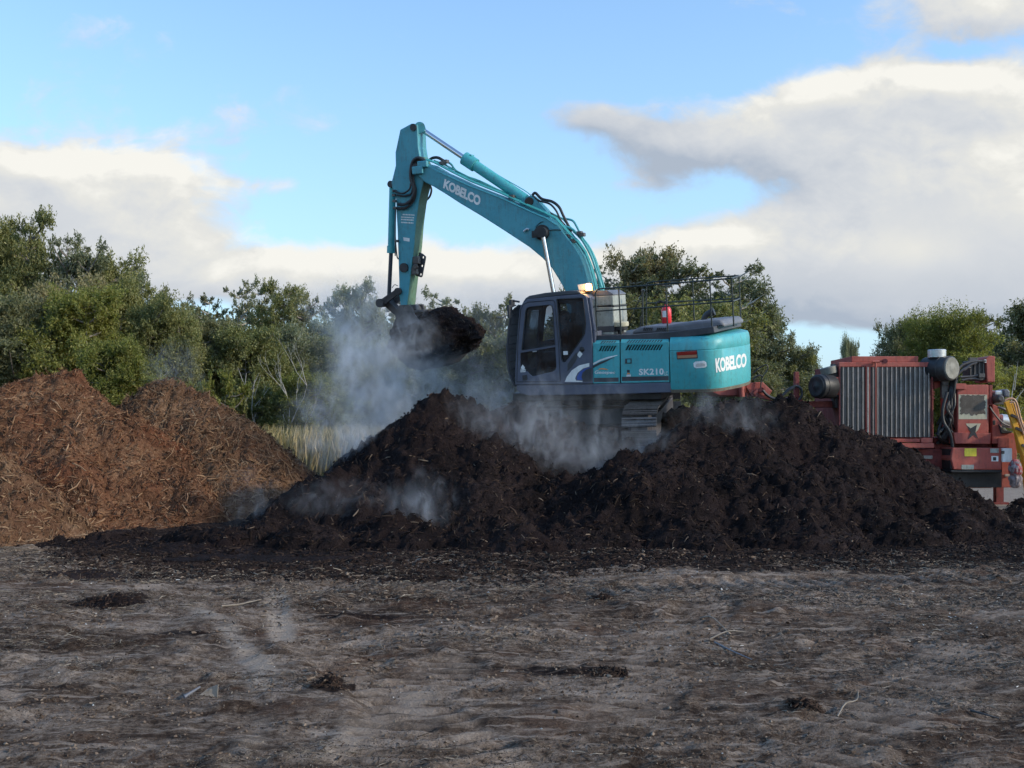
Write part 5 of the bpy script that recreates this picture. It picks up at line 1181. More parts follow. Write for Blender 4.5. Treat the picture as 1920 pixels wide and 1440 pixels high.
# ---- yellow elevator frame at the right edge
yc = empty('loader_frame', Vector((W(1905, 900, 22.0).x, 22.0, 0))); YO = yc.location.copy()
tag(yc, 'yellow steel frame leaning beside the red machine at the right edge', 'loader frame')
def yg(u, v, Y=22.0): return W(u, v, Y)-YO
for k, (p0, p1, w_) in enumerate((((1884, 754), (1922, 862), .11), ((1896, 757), (1934, 852), .10))):
    a, b = yg(*p0), yg(*p1); d = (b-a).normalized(); nn_ = Vector((d.z, 0, -d.x)); nn_ = nn_ if nn_.x > 0 else -nn_
    mb = MB(); ring = lambda p_: [p_, p_+nn_*w_, p_+nn_*w_+Vector((0, .08, 0)), p_+Vector((0, .08, 0))]; mb.loft([ring(a), ring(b)]); mb.build('rail', M['yellow'], yc, bevel=.008)
mb = MB()
for t in (.25, .48, .78): mb.box(yg(1888+38*t, 756+106*t)+Vector((.08, -.03, 0)), (.24, .05, .05), Matrix.Rotation(R(25), 3, 'Y'))
mb.build('cross_bar', M['steel'], yc)
mb = MB(); mb.tube(spline([yg(1884, 751, 21.9), yg(1890, 748, 21.9), yg(1900, 748, 21.9), yg(1907, 758, 21.9), yg(1915, 790, 21.9), yg(1925, 815, 21.9)], 6), .022, 8); mb.tube(spline([yg(1893, 754, 21.9), yg(1901, 755, 21.9), yg(1908, 780, 21.9), yg(1920, 815, 21.9)], 6), .016, 8); mb.build('feed_tube', paint('orange tube', (.45, .22, .12), .45, .3), yc, smooth=50)
mb = MB(); mb.loft([[yg(1914, 793), yg(1945, 790), yg(1950, 850), yg(1924, 850)], [p_+Vector((0, .4, 0)) for p_ in (yg(1914, 793), yg(1945, 790), yg(1950, 850), yg(1924, 850))]]); mb.build('side_panel', M['yellow'], yc, bevel=.01)
mb = MB(); mb.loft([[yg(1925, 850), yg(1960, 850), yg(1965, 945), yg(1935, 945)], [p_+Vector((0, .3, 0)) for p_ in (yg(1925, 850), yg(1960, 850), yg(1965, 945), yg(1935, 945))]]); mb.build('support', M['yellow'], yc)
# rag sack tied at the machine's corner
bm = bmesh.new(); bmesh.ops.create_icosphere(bm, subdivisions=5, radius=1)
for v in bm.verts:
    z = v.co.z; n = mnoise.fractal(v.co*2.5, .8, 2, 4)*.18+abs(mnoise.noise(Vector((v.co.x*4, v.co.y*4, v.co.z*1.2))))*.22
    waist = 1-.28*math.exp(-((z+.12)/.13)**2)-.35*max(0, z-.55)
    sx_ = .125*waist*(1+n); v.co = Vector((v.co.x*sx_*(1/max(.35, math.sqrt(max(.05, 1-z*z))))**.55, v.co.y*.13*waist*(1+n), z*.30))
sm_ = bpy.data.meshes.new('rag_sack'); bm.to_mesh(sm_); bm.free(); sm_.polygons.foreach_set('use_smooth', [True]*len(sm_.polygons))
mR, nt, out = new_mat('red white sack'); p = nd(nt, 'ShaderNodeBsdfPrincipled'); nt.links.new(p.outputs[0], out.inputs[0]); p.inputs['Roughness'].default_value = .85
oc = nd(nt, 'ShaderNodeTexCoord').outputs['Object']; nn1 = noise(nt, oc, 7, 5, .6, 1.0); sz = nd(nt, 'ShaderNodeSeparateXYZ'); nt.links.new(oc, sz.inputs[0])
up_ = sstep(nt, sz.outputs[2], -.06, .02); fr_ = mth(nt, 'MULTIPLY', sstep(nt, nn1, .48, .54), up_)
nt.links.new(mixc(nt, fr_, ramp(nt, noise(nt, oc, 12, 6, .6), [(.35, (.13, .10, .10)), (.6, (.30, .25, .25))]), (.34, .05, .05)), p.inputs['Base Color'])
sm_.materials.append(mR); so = bpy.data.objects.new('rag_sack', sm_); COL.objects.link(so); so.location = W(1904, 888, 21.9)
tag(so, 'crumpled red and white sack hanging below the white switch box', 'sack')

# ---- tall dry grass between the heaps
def blades(name, n, region, hgt, wid, mat, seed, zf=None):
    rng = np.random.RandomState(seed); P_ = region(rng, n); h = hgt*(.55+.6*rng.rand(n)); a = rng.rand(n)*2*math.pi
    lean = (rng.randn(n, 2)*.16+np.array([[.05, 0]]))*h[:, None]; w = wid*(.6+.8*rng.rand(n)); s = np.stack([np.cos(a), np.sin(a)], 1)*w[:, None]/2
    def lev(t, wt):
        c = P_+0; c = c.copy(); c[:, :2] += lean*(t**1.8); c[:, 2] += h*t
        l = c.copy(); r = c.copy(); l[:, :2] -= s*wt; r[:, :2] += s*wt; return l, r
    l0, r0 = lev(0, 1); l1, r1 = lev(.5, .85); l2, r2 = lev(.85, .9); tp_ = lev(1.0, 0)[0]
    V = np.stack([l0, r0, l1, r1, l2, r2, tp_], 1).reshape(-1, 3); b = (np.arange(n)*7)[:, None]
    Q = np.concatenate([b+np.array([[0, 1, 3, 2]]), b+np.array([[2, 3, 5, 4]])]); T3 = b+np.array([[4, 5, 6]])
    me = bpy.data.meshes.new(name); me.materials.append(mat); append_raw(me, V, Q, T3, 0)
    o = bpy.data.objects.new(name, me); COL.objects.link(o); return o
M['dry'] = chip_mat('dry grass blades', [(.12, .13, .05), (.28, .22, .10), (.42, .34, .18), (.22, .20, .08), (.50, .41, .24), (.34, .27, .13)])
M['green'] = chip_mat('green grass blades', [(.03, .06, .012), (.07, .11, .025), (.12, .16, .04), (.05, .08, .02), (.20, .20, .08)])
def reg(x0, x1, y0, y1): return lambda rng, n: np.stack([rng.uniform(x0, x1, n), rng.uniform(y0, y1, n), np.zeros(n)-.02], 1)
tag(blades('tall_dry_grass', 9000, reg(-7.8, -1.2, 25.8, 30.5), 1.6, .022, M['dry'], 4), 'tall straw coloured grass between the brown and the black heaps', 'grass', kind='stuff')
tag(blades('green_grass', 9000, reg(-8.5, 5.6, 25.5, 29.0), .55, .02, M['green'], 5), 'low green grass behind the heaps', 'grass', kind='stuff')
# ---------------------------------------------------------------- trees
def leaf_mat(name, cols, trans=.35, sat=None):
    m, nt, out = new_mat(name)
    gm = nd(nt, 'ShaderNodeNewGeometry'); oi = nd(nt, 'ShaderNodeObjectInfo')
    oc = nd(nt, 'ShaderNodeTexCoord').outputs['Object']
    f = mth(nt, 'ADD', mth(nt, 'MULTIPLY', gm.outputs['Random Per Island'], .45), mth(nt, 'MULTIPLY', noise(nt, oc, 1.1, 4, .6), .75))
    f = mth(nt, 'ADD', f, mth(nt, 'MULTIPLY', mth(nt, 'SUBTRACT', oi.outputs['Random'], .5), .22))
    n = len(cols); c = ramp(nt, f, [(.22+.6*i/(n-1), tuple(1.15*w for w in q)) for i, q in enumerate(cols)])
    d = nd(nt, 'ShaderNodeBsdfPrincipled'); d.inputs['Roughness'].default_value = .55; d.inputs['Specular IOR Level'].default_value = .35
    t = nd(nt, 'ShaderNodeBsdfTranslucent'); mx = nd(nt, 'ShaderNodeMixShader'); mx.inputs[0].default_value = trans
    nt.links.new(c, d.inputs['Base Color']); nt.links.new(mixc(nt, 1, c, (1.3, 1.35, .7), 'MULTIPLY'), t.inputs[0])
    nt.links.new(d.outputs[0], mx.inputs[1]); nt.links.new(t.outputs[0], mx.inputs[2]); nt.links.new(mx.outputs[0], out.inputs[0]); return m
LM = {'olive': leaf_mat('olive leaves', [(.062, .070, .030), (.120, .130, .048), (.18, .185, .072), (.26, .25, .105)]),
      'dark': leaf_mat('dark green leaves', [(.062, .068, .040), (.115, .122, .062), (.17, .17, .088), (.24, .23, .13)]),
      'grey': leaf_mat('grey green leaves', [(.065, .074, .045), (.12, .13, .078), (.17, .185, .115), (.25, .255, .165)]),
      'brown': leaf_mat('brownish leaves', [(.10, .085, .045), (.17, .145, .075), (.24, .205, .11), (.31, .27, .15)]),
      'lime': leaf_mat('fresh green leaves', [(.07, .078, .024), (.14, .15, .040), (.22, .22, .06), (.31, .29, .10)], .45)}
M['bark'] = paint('grey bark', (.16, .14, .12), .85, .6, (.06, .05, .04), scale=3)
M['pale'] = paint('pale bark', (.36, .34, .30), .85, .4, (.16, .14, .12), scale=3)
def make_tree(seed, H, Wd, kind):
    """returns (trunk MB, leaf verts array, quads). Crown = branch tips carrying leafy sprays."""
    rng = np.random.RandomState(seed); tr = MB(); clumps = []
    P = dict(bushy=dict(base=.10, n=78, cr=.55, low=.08, pw=.75), tall=dict(base=.22, n=62, cr=.50, low=.28, pw=.9), open=dict(base=.30, n=44, cr=.46, low=.42, pw=.9), cone=dict(base=.08, n=46, cr=.32, low=.1, pw=1.), bush=dict(base=.03, n=46, cr=.40, low=.03, pw=.7), oak=dict(base=.18, n=96, cr=.50, low=.25, pw=.7))[kind]
    stems = 1 if kind in ('cone', 'oak') else rng.randint(2, 4)
    heads = [Vector((rng.randn()*.16*Wd, rng.randn()*.16*Wd, H*(.80+.2*rng.rand()))) for _ in range(stems)]; heads[0].z = H*.97
    if kind == 'bush': heads += [Vector((rng.uniform(-.4, .4)*Wd, rng.uniform(-.4, .4)*Wd, H*rng.uniform(.6, .9))) for _ in range(4)]
    paths = []
    for h in heads:
        q = []; n = 9; wob = [rng.randn()*.05*H for _ in range(4)]
        for i in range(n+1):
            t = i/n; q.append(Vector((h.x*t**1.1+wob[0]*math.sin(t*5+wob[2])*.5, h.y*t**1.1+wob[1]*math.sin(t*4+wob[3])*.5, h.z*t-(.15 if i == 0 else 0))))
        r0 = H*.017*(1.2 if stems == 1 else .85); tr.tube(q, [r0*(1-.88*(i/n)) for i in range(n+1)], 7); paths.append(q)
    for k in range(P['n']):
        q = paths[rng.randint(len(paths))]; t = P['base']+(1-P['base'])*rng.rand()**P['pw']; x = t*(len(q)-1); i = min(int(x), len(q)-2); p0 = q[i].lerp(q[i+1], x-i)
        hz_ = (p0.z/H); a = rng.rand()*2*math.pi
        if kind == 'cone': env = Wd*.5*(1-hz_)*1.1+.08
        elif kind in ('bushy', 'bush', 'oak'): env = Wd*.5*math.sqrt(max(.03, 1-(abs(hz_-.42)/.60)**2.2))
        else: env = Wd*.5*math.sqrt(max(.03, 1-((hz_-.66)/.42)**2))
        ln = env*(.45+.6*rng.rand())*(1.0 if rng.rand() > .12 else 1.25); rise = ln*rng.uniform(.05, .55)
        tip = p0+Vector((math.cos(a)*ln, math.sin(a)*ln, rise))
        tip.z = min(tip.z, H*1.02); mid = p0.lerp(tip, .5)+Vector((0, 0, -.06*ln))
        rb = max(.012, H*.0045); tr.tube([p0, mid, tip], [rb*1.5, rb, rb*.4], 5, False)
        if tip.z > H*P['low']*.5:
            clumps.append((tip, P['cr']*rng.uniform(.55, 1.25)*Wd/4.4))
            if rng.rand() > .45: clumps.append((p0.lerp(tip, .62)+Vector((rng.randn()*.2, rng.randn()*.2, rng.randn()*.2)), P['cr']*rng.uniform(.5, 1.0)*Wd/4.4))
    for q in paths:
        clumps.append((q[-1], P['cr']*.7*Wd/4.4)); clumps.append((q[-2], P['cr']*.8*Wd/4.4))
    # leafy sprays: each clump gets short twigs fanning outwards, leaves along them
    dens = {'bushy': 400, 'tall': 350, 'open': 270, 'cone': 300, 'bush': 330, 'oak': 400}[kind]
    C_, D_, S_ = [], [], []
    for c, r in clumps:
        n = int(dens*min(1.6, max(.5, (r/.5)**1.6)))
        nt_ = max(4, n//16); td = rng.randn(nt_, 3); td[:, 2] = td[:, 2]*.7+.35; td /= np.linalg.norm(td, axis=1, keepdims=True)
        which = rng.randint(0, nt_, n); tt = rng.rand(n)**.55
        pos = np.array(c)+td[which]*(tt*r*1.15*rng.uniform(.7, 1.25, nt_)[which])[:, None]+rng.randn(n, 3)*r*.13
        dd = td[which]*.8+rng.randn(n, 3)*.7; dd[:, 2] -= .15
        dd /= np.linalg.norm(dd, axis=1, keepdims=True); C_.append(pos); D_.append(dd); S_.append(rng.uniform(.65, 1.3, n))
    C_ = np.concatenate(C_); D_ = np.concatenate(D_); S_ = np.concatenate(S_); n = len(C_)
    s = np.cross(D_, rng.randn(n, 3)); s /= np.linalg.norm(s, axis=1, keepdims=True)+1e-9
    ll = (.078*S_)[:, None]; lw = (.030*S_)[:, None]; up_ = np.cross(D_, s)*lw*.5
    V = np.stack([C_-D_*ll, C_+s*lw+up_, C_+D_*ll, C_-s*lw+up_], 1).reshape(-1, 3)
    Q = np.arange(n*4).reshape(-1, 4)
    V[:, 2] = np.maximum(V[:, 2], .02)
    return tr, V, Q
PROTO = {}
def proto(key, seed, H, Wd, kind):
    tr, V, Q = make_tree(seed, H, Wd, kind)
    me = bpy.data.meshes.new('crown'); append_raw(me, V, Q, np.zeros((0, 3), int), 0) if False else None
    me.vertices.add(len(V)); me.vertices.foreach_set('co', V.ravel()); me.loops.add(Q.size); me.loops.foreach_set('vertex_index', Q.ravel().astype(np.int32))
    me.polygons.add(len(Q)); me.polygons.foreach_set('loop_start', np.arange(0, Q.size, 4, dtype=np.int32)); me.update(calc_edges=True)
    tm = bpy.data.meshes.new('trunk'); tm.from_pydata(tr.v, [], tr.f); tm.polygons.foreach_set('use_smooth', [True]*len(tm.polygons))
    PROTO[key] = (me, tm, H, Wd, seed)
for k, a in dict(b1=(1, 8, 5.0, 'bushy'), b2=(2, 8, 5.4, 'bushy'), b3=(3, 7, 5.0, 'bushy'), t1=(4, 9, 4.2, 'tall'), t2=(5, 9, 3.8, 'tall'), t3=(6, 9, 4.6, 'tall'), o1=(7, 9, 3.8, 'open'), o2=(8, 9, 3.4, 'open'), c1=(9, 6, 2.0, 'cone'), s1=(10, 3, 3.4, 'bush'), s2=(11, 3.2, 3.6, 'bush'), k1=(12, 8, 7.5, 'oak')).items(): proto(k, *a)
TM = {}
def tinted(me, lm):
    k = (me.name, lm)
    if k not in TM:
        m = me.copy(); m.materials.clear(); m.materials.append(LM[lm] if lm in LM else M[lm]); TM[k] = m
    return TM[k]
def tree(name, u, vtop, wpx, Y, key, leaf, label, group, cat='tree', bark='bark', rot=None, hk=.945):
    me, tm, H, Wd, sd_ = PROTO[key]
    h = W(u, vtop, Y).z*hk; w = wpx/F*Y
    o = empty(name, Vector((W(u, 0, Y).x, Y, 0))); o.rotation_euler.z = (u*.37+Y) % 6.28 if rot is None else rot
    o.scale = (w/Wd, w/Wd, h/H)
    for nme, m in (('crown', tinted(me, leaf)), ('trunk', tinted(tm, bark))):
        c = bpy.data.objects.new(nme, m); COL.objects.link(c); c.parent = o
    return tag(o, label, cat, group)
GL, GM_, GRt, GF = 'tall trees at the left edge of the treeline', 'trees in the middle of the treeline', 'trees right of the excavator cab', 'trees behind the red machine'
T = [
 (-40, 425, 190, 37, 'b1', 'olive', 'tall bushy tree cut off by the left edge of the photo'),
 (15, 415, 130, 40, 't1', 'dark', 'tall dark tree at the far left, left of the highest crown'),
 (66, 392, 125, 38, 't3', 'olive', 'highest tree of all, near the left edge above the ragged mulch peak'),
 (128, 416, 95, 37, 't2', 'grey', 'slim tall tree just right of the highest crown at the left'),
 (95, 520, 190, 33, 'b2', 'brown', 'brownish leaved tree in front of the highest crowns at the left'),
 (30, 560, 200, 31, 'b3', 'dark', 'dark low bushy tree behind the left mulch peak'),
 (190, 482, 150, 38, 'b1', 'olive', 'broad olive tree with a rounded top, right of the slim tall tree'),
 (235, 500, 120, 40, 't3', 'grey', 'grey green tree sloping down from the tall left group'),
 (165, 545, 190, 31, 'b1', 'lime', 'bright bushy tree in front, above the saddle between the mulch heaps'),
 (262, 560, 150, 33, 'b2', 'olive', 'yellow green bushy tree above the scorched mulch heap'),
 (225, 640, 170, 28.5, 'b3', 'lime', 'low leafy tree directly behind the saddle between the two mulch heaps'),
 (300, 530, 85, 40, 't2', 'dark', 'dark pointed tree at the end of the tall left group'),
 (345, 545, 60, 44, 'c1', 'grey', 'small cone shaped tree in the dip right of the tall left group'),
 (325, 590, 130, 34, 'b2', 'olive', 'rounded tree with a sunlit right side above the scorched mulch heap'),
 (388, 538, 80, 44, 'o2', 'dark', 'thin dark tree standing between the cone tree and the airy trees'),
 (430, 520, 85, 44, 'o1', 'grey', 'airy grey green tree with sky showing through its top'),
 (475, 516, 85, 45, 'o2', 'dark', 'loose topped tree right beside the airy grey green one'),
 (522, 520, 100, 42, 't3', 'olive', 'full rounded tree in the middle left of the treeline'),
 (575, 532, 75, 43, 't2', 'dark', 'narrow dark tree left of the steam plume'),
 (410, 600, 150, 36, 'b1', 'dark', 'shadowy bushy tree beneath the airy grey green one'),
 (480, 615, 160, 35, 'b3', 'olive', 'olive bushy tree behind the bare pale branches'),
 (560, 600, 150, 37, 'b2', 'grey', 'greyish bushy tree right behind the dead tree'),
 (400, 695, 120, 29, 's1', 'lime', 'small leafy shrub behind the scorched mulch heap'),
 (470, 720, 150, 31, 's2', 'olive', 'shrub above the right flank of the scorched mulch heap'),
 (595, 700, 150, 30.5, 'b3', 'lime', 'sunlit leafy tree left of the foot of the steam plume'),
 (545, 745, 150, 33, 's1', 'dark', 'dark undergrowth shrub above the dry grass'),
 (640, 532, 95, 45, 't1', 'grey', 'hazy tree just left of the excavator bucket'),
 (690, 524, 95, 45, 't3', 'grey', 'hazy rounded tree immediately behind the steam and bucket cylinder'),
 (745, 560, 90, 46, 'o1', 'grey', 'hazy tree hidden partly by the excavator arm'),
 (660, 640, 190, 38, 'b1', 'olive', 'bushy tree swallowed by the steam plume'),
 (800, 560, 80, 46, 'o2', 'dark', 'small topped tree just right of the excavator arm'),
 (858, 539, 95, 46, 'o1', 'grey', 'pale leaved tree above the bucket load'),
 (900, 570, 90, 44, 't1', 'olive', 'olive tree between the bucket load and the cab'),
 (950, 545, 75, 44, 't2', 'dark', 'pointed tree against the sky just left of the cab'),
 (765, 640, 170, 38, 'b2', 'olive', 'bushy tree behind the bucket'),
 (890, 640, 170, 38, 'b1', 'grey', 'bushy grey green tree below the bucket load'),
 (985, 620, 150, 38, 'b3', 'olive', 'bushy tree behind the front of the cab'),
 (1165, 470, 120, 37, 'o1', 'grey', 'tall airy tree right beside the top of the boom foot'),
 (1215, 484, 130, 38, 'b1', 'brown', 'brown tinged tree behind the middle of the handrails'),
 (1275, 490, 120, 37, 't1', 'dark', 'tall dark crown above the fire extinguisher'),
 (1335, 500, 110, 36, 'o1', 'grey', 'airy crown behind the rear end of the handrails'),
 (1380, 525, 110, 37, 't3', 'grey', 'grey green tree just above the counterweight'),
 (1425, 585, 110, 37, 'b1', 'grey', 'sloping tree right of the counterweight'),
 (1150, 560, 160, 35, 'b2', 'dark', 'dark bushy tree behind the white boxes of the excavator'),
 (1290, 570, 190, 34, 'b3', 'olive', 'bushy tree behind the grey engine hood'),
 (1480, 617, 90, 36, 't2', 'grey', 'slim tree above the hose loop of the red machine'),
 (1512, 655, 70, 36, 'b1', 'olive', 'lowest tree of the right group, by the open gap of sky'),
 (1440, 680, 150, 33, 'b2', 'dark', 'dark bushy tree behind the tow post'),
 (1560, 755, 110, 34, 's1', 'lime', 'bright shrub seen under the left drum of the red machine'),
 (1500, 760, 120, 35, 's2', 'olive', 'shrub seen below the hose loop'),
 (1598, 643, 40, 60, 'k1', 'grey', 'small far away tree alone in the gap of sky'),
 (1690, 607, 130, 42, 'k1', 'dark', 'rounded tree above the left half of the corrugated screen'),
 (1768, 600, 175, 36, 'k1', 'lime', 'broad bright green tree above the red machine'),
 (1835, 578, 85, 44, 't1', 'dark', 'dark crown rising behind the broad bright green tree'),
 (1895, 556, 120, 42, 'o1', 'dark', 'tall dark tree at the right edge with gaps in its crown'),
 (1950, 560, 130, 41, 'b1', 'dark', 'dark tree cut off by the right edge'),
 (1845, 660, 130, 34, 'b2', 'lime', 'leafy tree behind the red cooler box'),
 (1905, 690, 130, 36, 'b3', 'dark', 'dark bushy tree behind the yellow frame'),
 (1700, 700, 200, 40, 'b1', 'olive', 'bushy tree hidden behind the corrugated screen'),
]
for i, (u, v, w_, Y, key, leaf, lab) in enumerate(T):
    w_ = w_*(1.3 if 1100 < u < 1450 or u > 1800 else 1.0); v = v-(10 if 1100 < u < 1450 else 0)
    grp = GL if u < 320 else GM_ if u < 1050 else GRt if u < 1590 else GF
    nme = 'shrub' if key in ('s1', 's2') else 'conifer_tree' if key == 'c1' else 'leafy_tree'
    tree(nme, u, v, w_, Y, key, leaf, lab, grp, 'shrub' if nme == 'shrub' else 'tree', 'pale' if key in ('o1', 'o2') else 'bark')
# continuous thicket behind the named trees, one mass nobody could count
rng = np.random.RandomState(77); n = 420000
xx = rng.uniform(-30, 32, n); yy = rng.uniform(47, 56, n)
top = np.interp(xx/yy*F+960, [-200, 0, 150, 300, 400, 1000, 1100, 1350, 1450, 1540, 1560, 1640, 1700, 1900, 2100], [10.2, 10.2, 9.2, 7.6, 7.2, 7.2, 8.4, 8.2, 5.8, 3.2, 2.4, 2.6, 5.8, 6.4, 6.6])
top = top*(.84+.16*fbm_np(xx, yy, 201, 4, .55))
zz = top*rng.rand(n)**.75
C_ = np.stack([xx, yy, zz], 1); D_ = rng.randn(n, 3); D_ /= np.linalg.norm(D_, axis=1, keepdims=True); s_ = np.cross(D_, rng.randn(n, 3)); s_ /= np.linalg.norm(s_, axis=1, keepdims=True)
V = np.stack([C_-D_*.15, C_+s_*.07, C_+D_*.15, C_-s_*.07], 1).reshape(-1, 3); Q = np.arange(n*4).reshape(-1, 4)
me = bpy.data.meshes.new('far_wood'); me.vertices.add(len(V)); me.vertices.foreach_set('co', V.ravel()); me.loops.add(Q.size); me.loops.foreach_set('vertex_index', Q.ravel().astype(np.int32)); me.polygons.add(n); me.polygons.foreach_set('loop_start', np.arange(0, Q.size, 4, dtype=np.int32)); me.update(calc_edges=True)
me.materials.append(LM['grey']); fo = bpy.data.objects.new('far_wood', me); COL.objects.link(fo); tag(fo, 'dark far wood filling the gaps behind the treeline', 'wood', kind='stuff')
# dead pale tree in front of the treeline
dt = MB(); rg = random.Random(12)
def limb(p, d, L_, r, lev):
    pts = [p]; q = p.copy(); dd = d.copy()
    for i in range(4):
        dd = (dd+Vector((rg.uniform(-.25, .25), rg.uniform(-.2, .2), rg.uniform(-.1, .22)))).normalized(); q = q+dd*L_/4; pts.append(q.copy())
    dt.tube(pts, [r*(1-.16*i) for i in range(5)], 6, False)
    if lev < 4:
        for k in range(3 if lev < 2 else 2):
            b_ = pts[rg.randint(2, 4)]; nd_ = (dd+Vector((rg.uniform(-1, 1), rg.uniform(-.5, .5), rg.uniform(-.1, .6)))).normalized(); limb(b_, nd_, L_*rg.uniform(.5, .75), r*.55, lev+1)
limb(Vector((0, 0, 0)), Vector((-.05, 0, 1)), 2.4, .04, 0); pass
dp = bpy.data.meshes.new('dead_tree'); dp.from_pydata(dt.v, [], dt.f); dp.materials.append(M['pale']); do_ = bpy.data.objects.new('dead_tree', dp); COL.objects.link(do_); do_.location = Vector((W(562, 0, 30).x, 29.8, 0))
mz = max(v.co.z for v in dp.vertices); do_.scale = [W(562, 612, 29.8).z/mz]*3
tag(do_, 'bare pale dead tree with twisting branches left of the steam', 'dead tree')
for k, (u, vt) in enumerate(((1902, 700), (455, 700), (475, 712), (300, 690))):
    q = MB(); b_ = Vector((W(u, 0, 30).x, 30.2, 0)); tp_ = W(u+random.uniform(-15, 15), vt, 30.2); q.tube(spline([b_, b_.lerp(tp_, .4)+Vector((.1, 0, 0)), b_.lerp(tp_, .7)+Vector((-.08, 0, 0)), tp_], 4), [.028*(1-.06*i) for i in range(13)], 6)
    for j in range(5):
        t = .45+.1*j; p_ = b_.lerp(tp_, t); q.tube([p_, p_+Vector((random.uniform(-.7, .7), random.uniform(-.3, .3), random.uniform(.3, .9)))], [.012, .004], 5)
    o = q.build('bare_trunk', M['pale'], smooth=60); o.location = (0, 0, 0)
    tag(o, ['bare pale stem by the right edge behind the yellow frame', 'bare pale stem above the right flank of the brown mulch heap', 'second bare stem leaning right of the first above the mulch heap', 'bare pale stem rising above the scorched top of the mulch heap', 'bare stem inside the steam plume'][k], 'bare stem', 'bare stems in the undergrowth')
# ---------------------------------------------------------------- litter on the yard
def gz(X, Y):
    """height of the yard at given points (bilinear read of the ground sheet)"""
    i = np.clip(np.searchsorted(ys, Y)-1, 0, len(ys)-2); j = np.clip(np.searchsorted(xs, X)-1, 0, len(xs)-2)
    fy = (Y-ys[i])/(ys[i+1]-ys[i]); fx = (X-xs[j])/(xs[j+1]-xs[j])
    return (Zg[i, j]*(1-fx)+Zg[i, j+1]*fx)*(1-fy)+(Zg[i+1, j]*(1-fx)+Zg[i+1, j+1]*fx)*fy
def scatter(name, n, yr, L_, W_, mat, seed, label, cat, dens=None, thick=.45, lay=.93):
    rng = np.random.RandomState(seed); n3_ = n*4; Y = np.exp(rng.uniform(math.log(yr[0]), math.log(yr[1]), n3_)); X = rng.uniform(-.56, .56, n3_)*Y*1.15
    pr = np.clip(.22+fbm_np(X*.6, Y*1.6, seed+300, 5, .9, .6)*1.5, .03, 1) if dens is None else dens(X, Y)
    k = rng.rand(n3_) < pr; X, Y = X[k][:n], Y[k][:n]; m = len(X)
    P_ = np.stack([X, Y, gz(X, Y)], 1); N_ = np.tile(np.array([[0, 0, 1.]]), (m, 1))+rng.randn(m, 3)*.12; N_ /= np.linalg.norm(N_, axis=1, keepdims=True)
    sc = np.clip(Y/9, .55, 1.4); L = (L_[0]+(L_[1]-L_[0])*rng.rand(m)**4)*sc; Wd = (W_[0]+(W_[1]-W_[0])*rng.rand(m)**3)*sc; T = Wd*thick
    V, Q, T3 = chips_arrays(P_, N_, L, Wd, T, rng, lay)
    me = bpy.data.meshes.new(name); me.materials.append(mat); append_raw(me, V, Q, T3, 0); o = bpy.data.objects.new(name, me); COL.objects.link(o)
    return tag(o, label, cat, kind='stuff')
scatter('wood_litter', 85000, (4.6, 15), (.012, .15), (.003, .013), M['chipyard'], 61, 'dark bark shreds and splinters strewn over the yard', 'litter')
M['clod'] = chip_mat('dirt clods', [(.09, .062, .045), (.18, .13, .095), (.05, .034, .025), (.26, .20, .15), (.11, .075, .052), (.04, .026, .019)])
scatter('dirt_clods', 11000, (4.6, 15), (.012, .07), (.010, .04), M['clod'], 62, 'small dirt crumbs and clods all over the yard', 'dirt', thick=.4)
M['pebble'] = chip_mat('white bits', [(.45, .42, .38), (.62, .60, .56), (.35, .33, .30)])
scatter('pale_scraps', 260, (5, 16), (.015, .05), (.008, .02), M['pebble'], 63, 'tiny white scraps scattered over the dirt', 'scraps', thick=.4)
scatter('compost_crumbs', 34000, (11, 15.6), (.02, .12), (.006, .028), M['crumb'], 64, 'black compost crumbs trodden out in front of the heap', 'compost', dens=lambda X, Y: np.clip((Y-np.interp(X, [-9, -6.4, -5.5, -4.2, -3, -1.5, 0, 1.5, 3, 5, 8, 12], [30, 15.0, 13.0, 12.6, 12.3, 12.1, 11.9, 12.6, 13.0, 13.2, 13.3, 13.5]))*.6+.35, 0, 1), thick=.5)
def gp3(u, v, dz=0.0):
    x, y = G(u, v); return Vector((x, y, float(gz(np.array([x]), np.array([y]))[0])+dz))
def clump(u, v, ru, h, seed, label, mat='compost', chip='chipdark', asp=.45):
    x, y = G(u, v); r = ru/F*y; n = 46; a = np.linspace(-1.25, 1.25, n); gx_ = x+a*r; gy_ = y+a*r*asp*2
    X, Y = np.meshgrid(gx_, gy_); d = np.sqrt(((X-x)/r)**2+((Y-y)/(r*asp*2))**2)+fbm_np(X*1.0, Y, seed, 4, 5)*.22
    z0 = gz(X.ravel(), Y.ravel()).reshape(X.shape)
    Z = z0-.03+np.clip(1-d, 0, 1)**.8*h*.55*(1+.7*fbm_np(X, Y, seed+1, 4, 9))+np.where(d < 1, .03, 0)
    o = grid_mesh('dirt_clump', gx_, gy_, Z, M[mat]); rng = np.random.RandomState(seed); m = 260
    ii = rng.randint(4, n-4, m); jj = rng.randint(4, n-4, m); k = d[ii, jj] < 1.05; ii, jj = ii[k], jj[k]
    P_ = np.stack([gx_[jj], gy_[ii], Z[ii, jj]], 1); N_ = np.tile(np.array([[0, -.3, 1.]]), (len(ii), 1)); L = .03+.10*rng.rand(len(ii))**2; Wd = .008+.014*rng.rand(len(ii))
    V, Q, T3 = chips_arrays(P_, N_/np.linalg.norm(N_[0]), L*.7, Wd*.8, Wd*.4, rng, .9); o.data.materials.append(M[chip]); append_raw(o.data, V, Q, T3, 1)
    return tag(o, label, 'dirt clump', 'clumps of dirt lying on the yard')
clump(205, 1138, 62, .12, 1, 'wide low dark clump on the yard in front of the left mulch heap')
clump(620, 1300, 34, .10, 2, 'dark crumbly clump alone on the yard left of centre')
clump(1128, 1122, 20, .05, 3, 'tiny dark clump on the pale dirt right of centre')
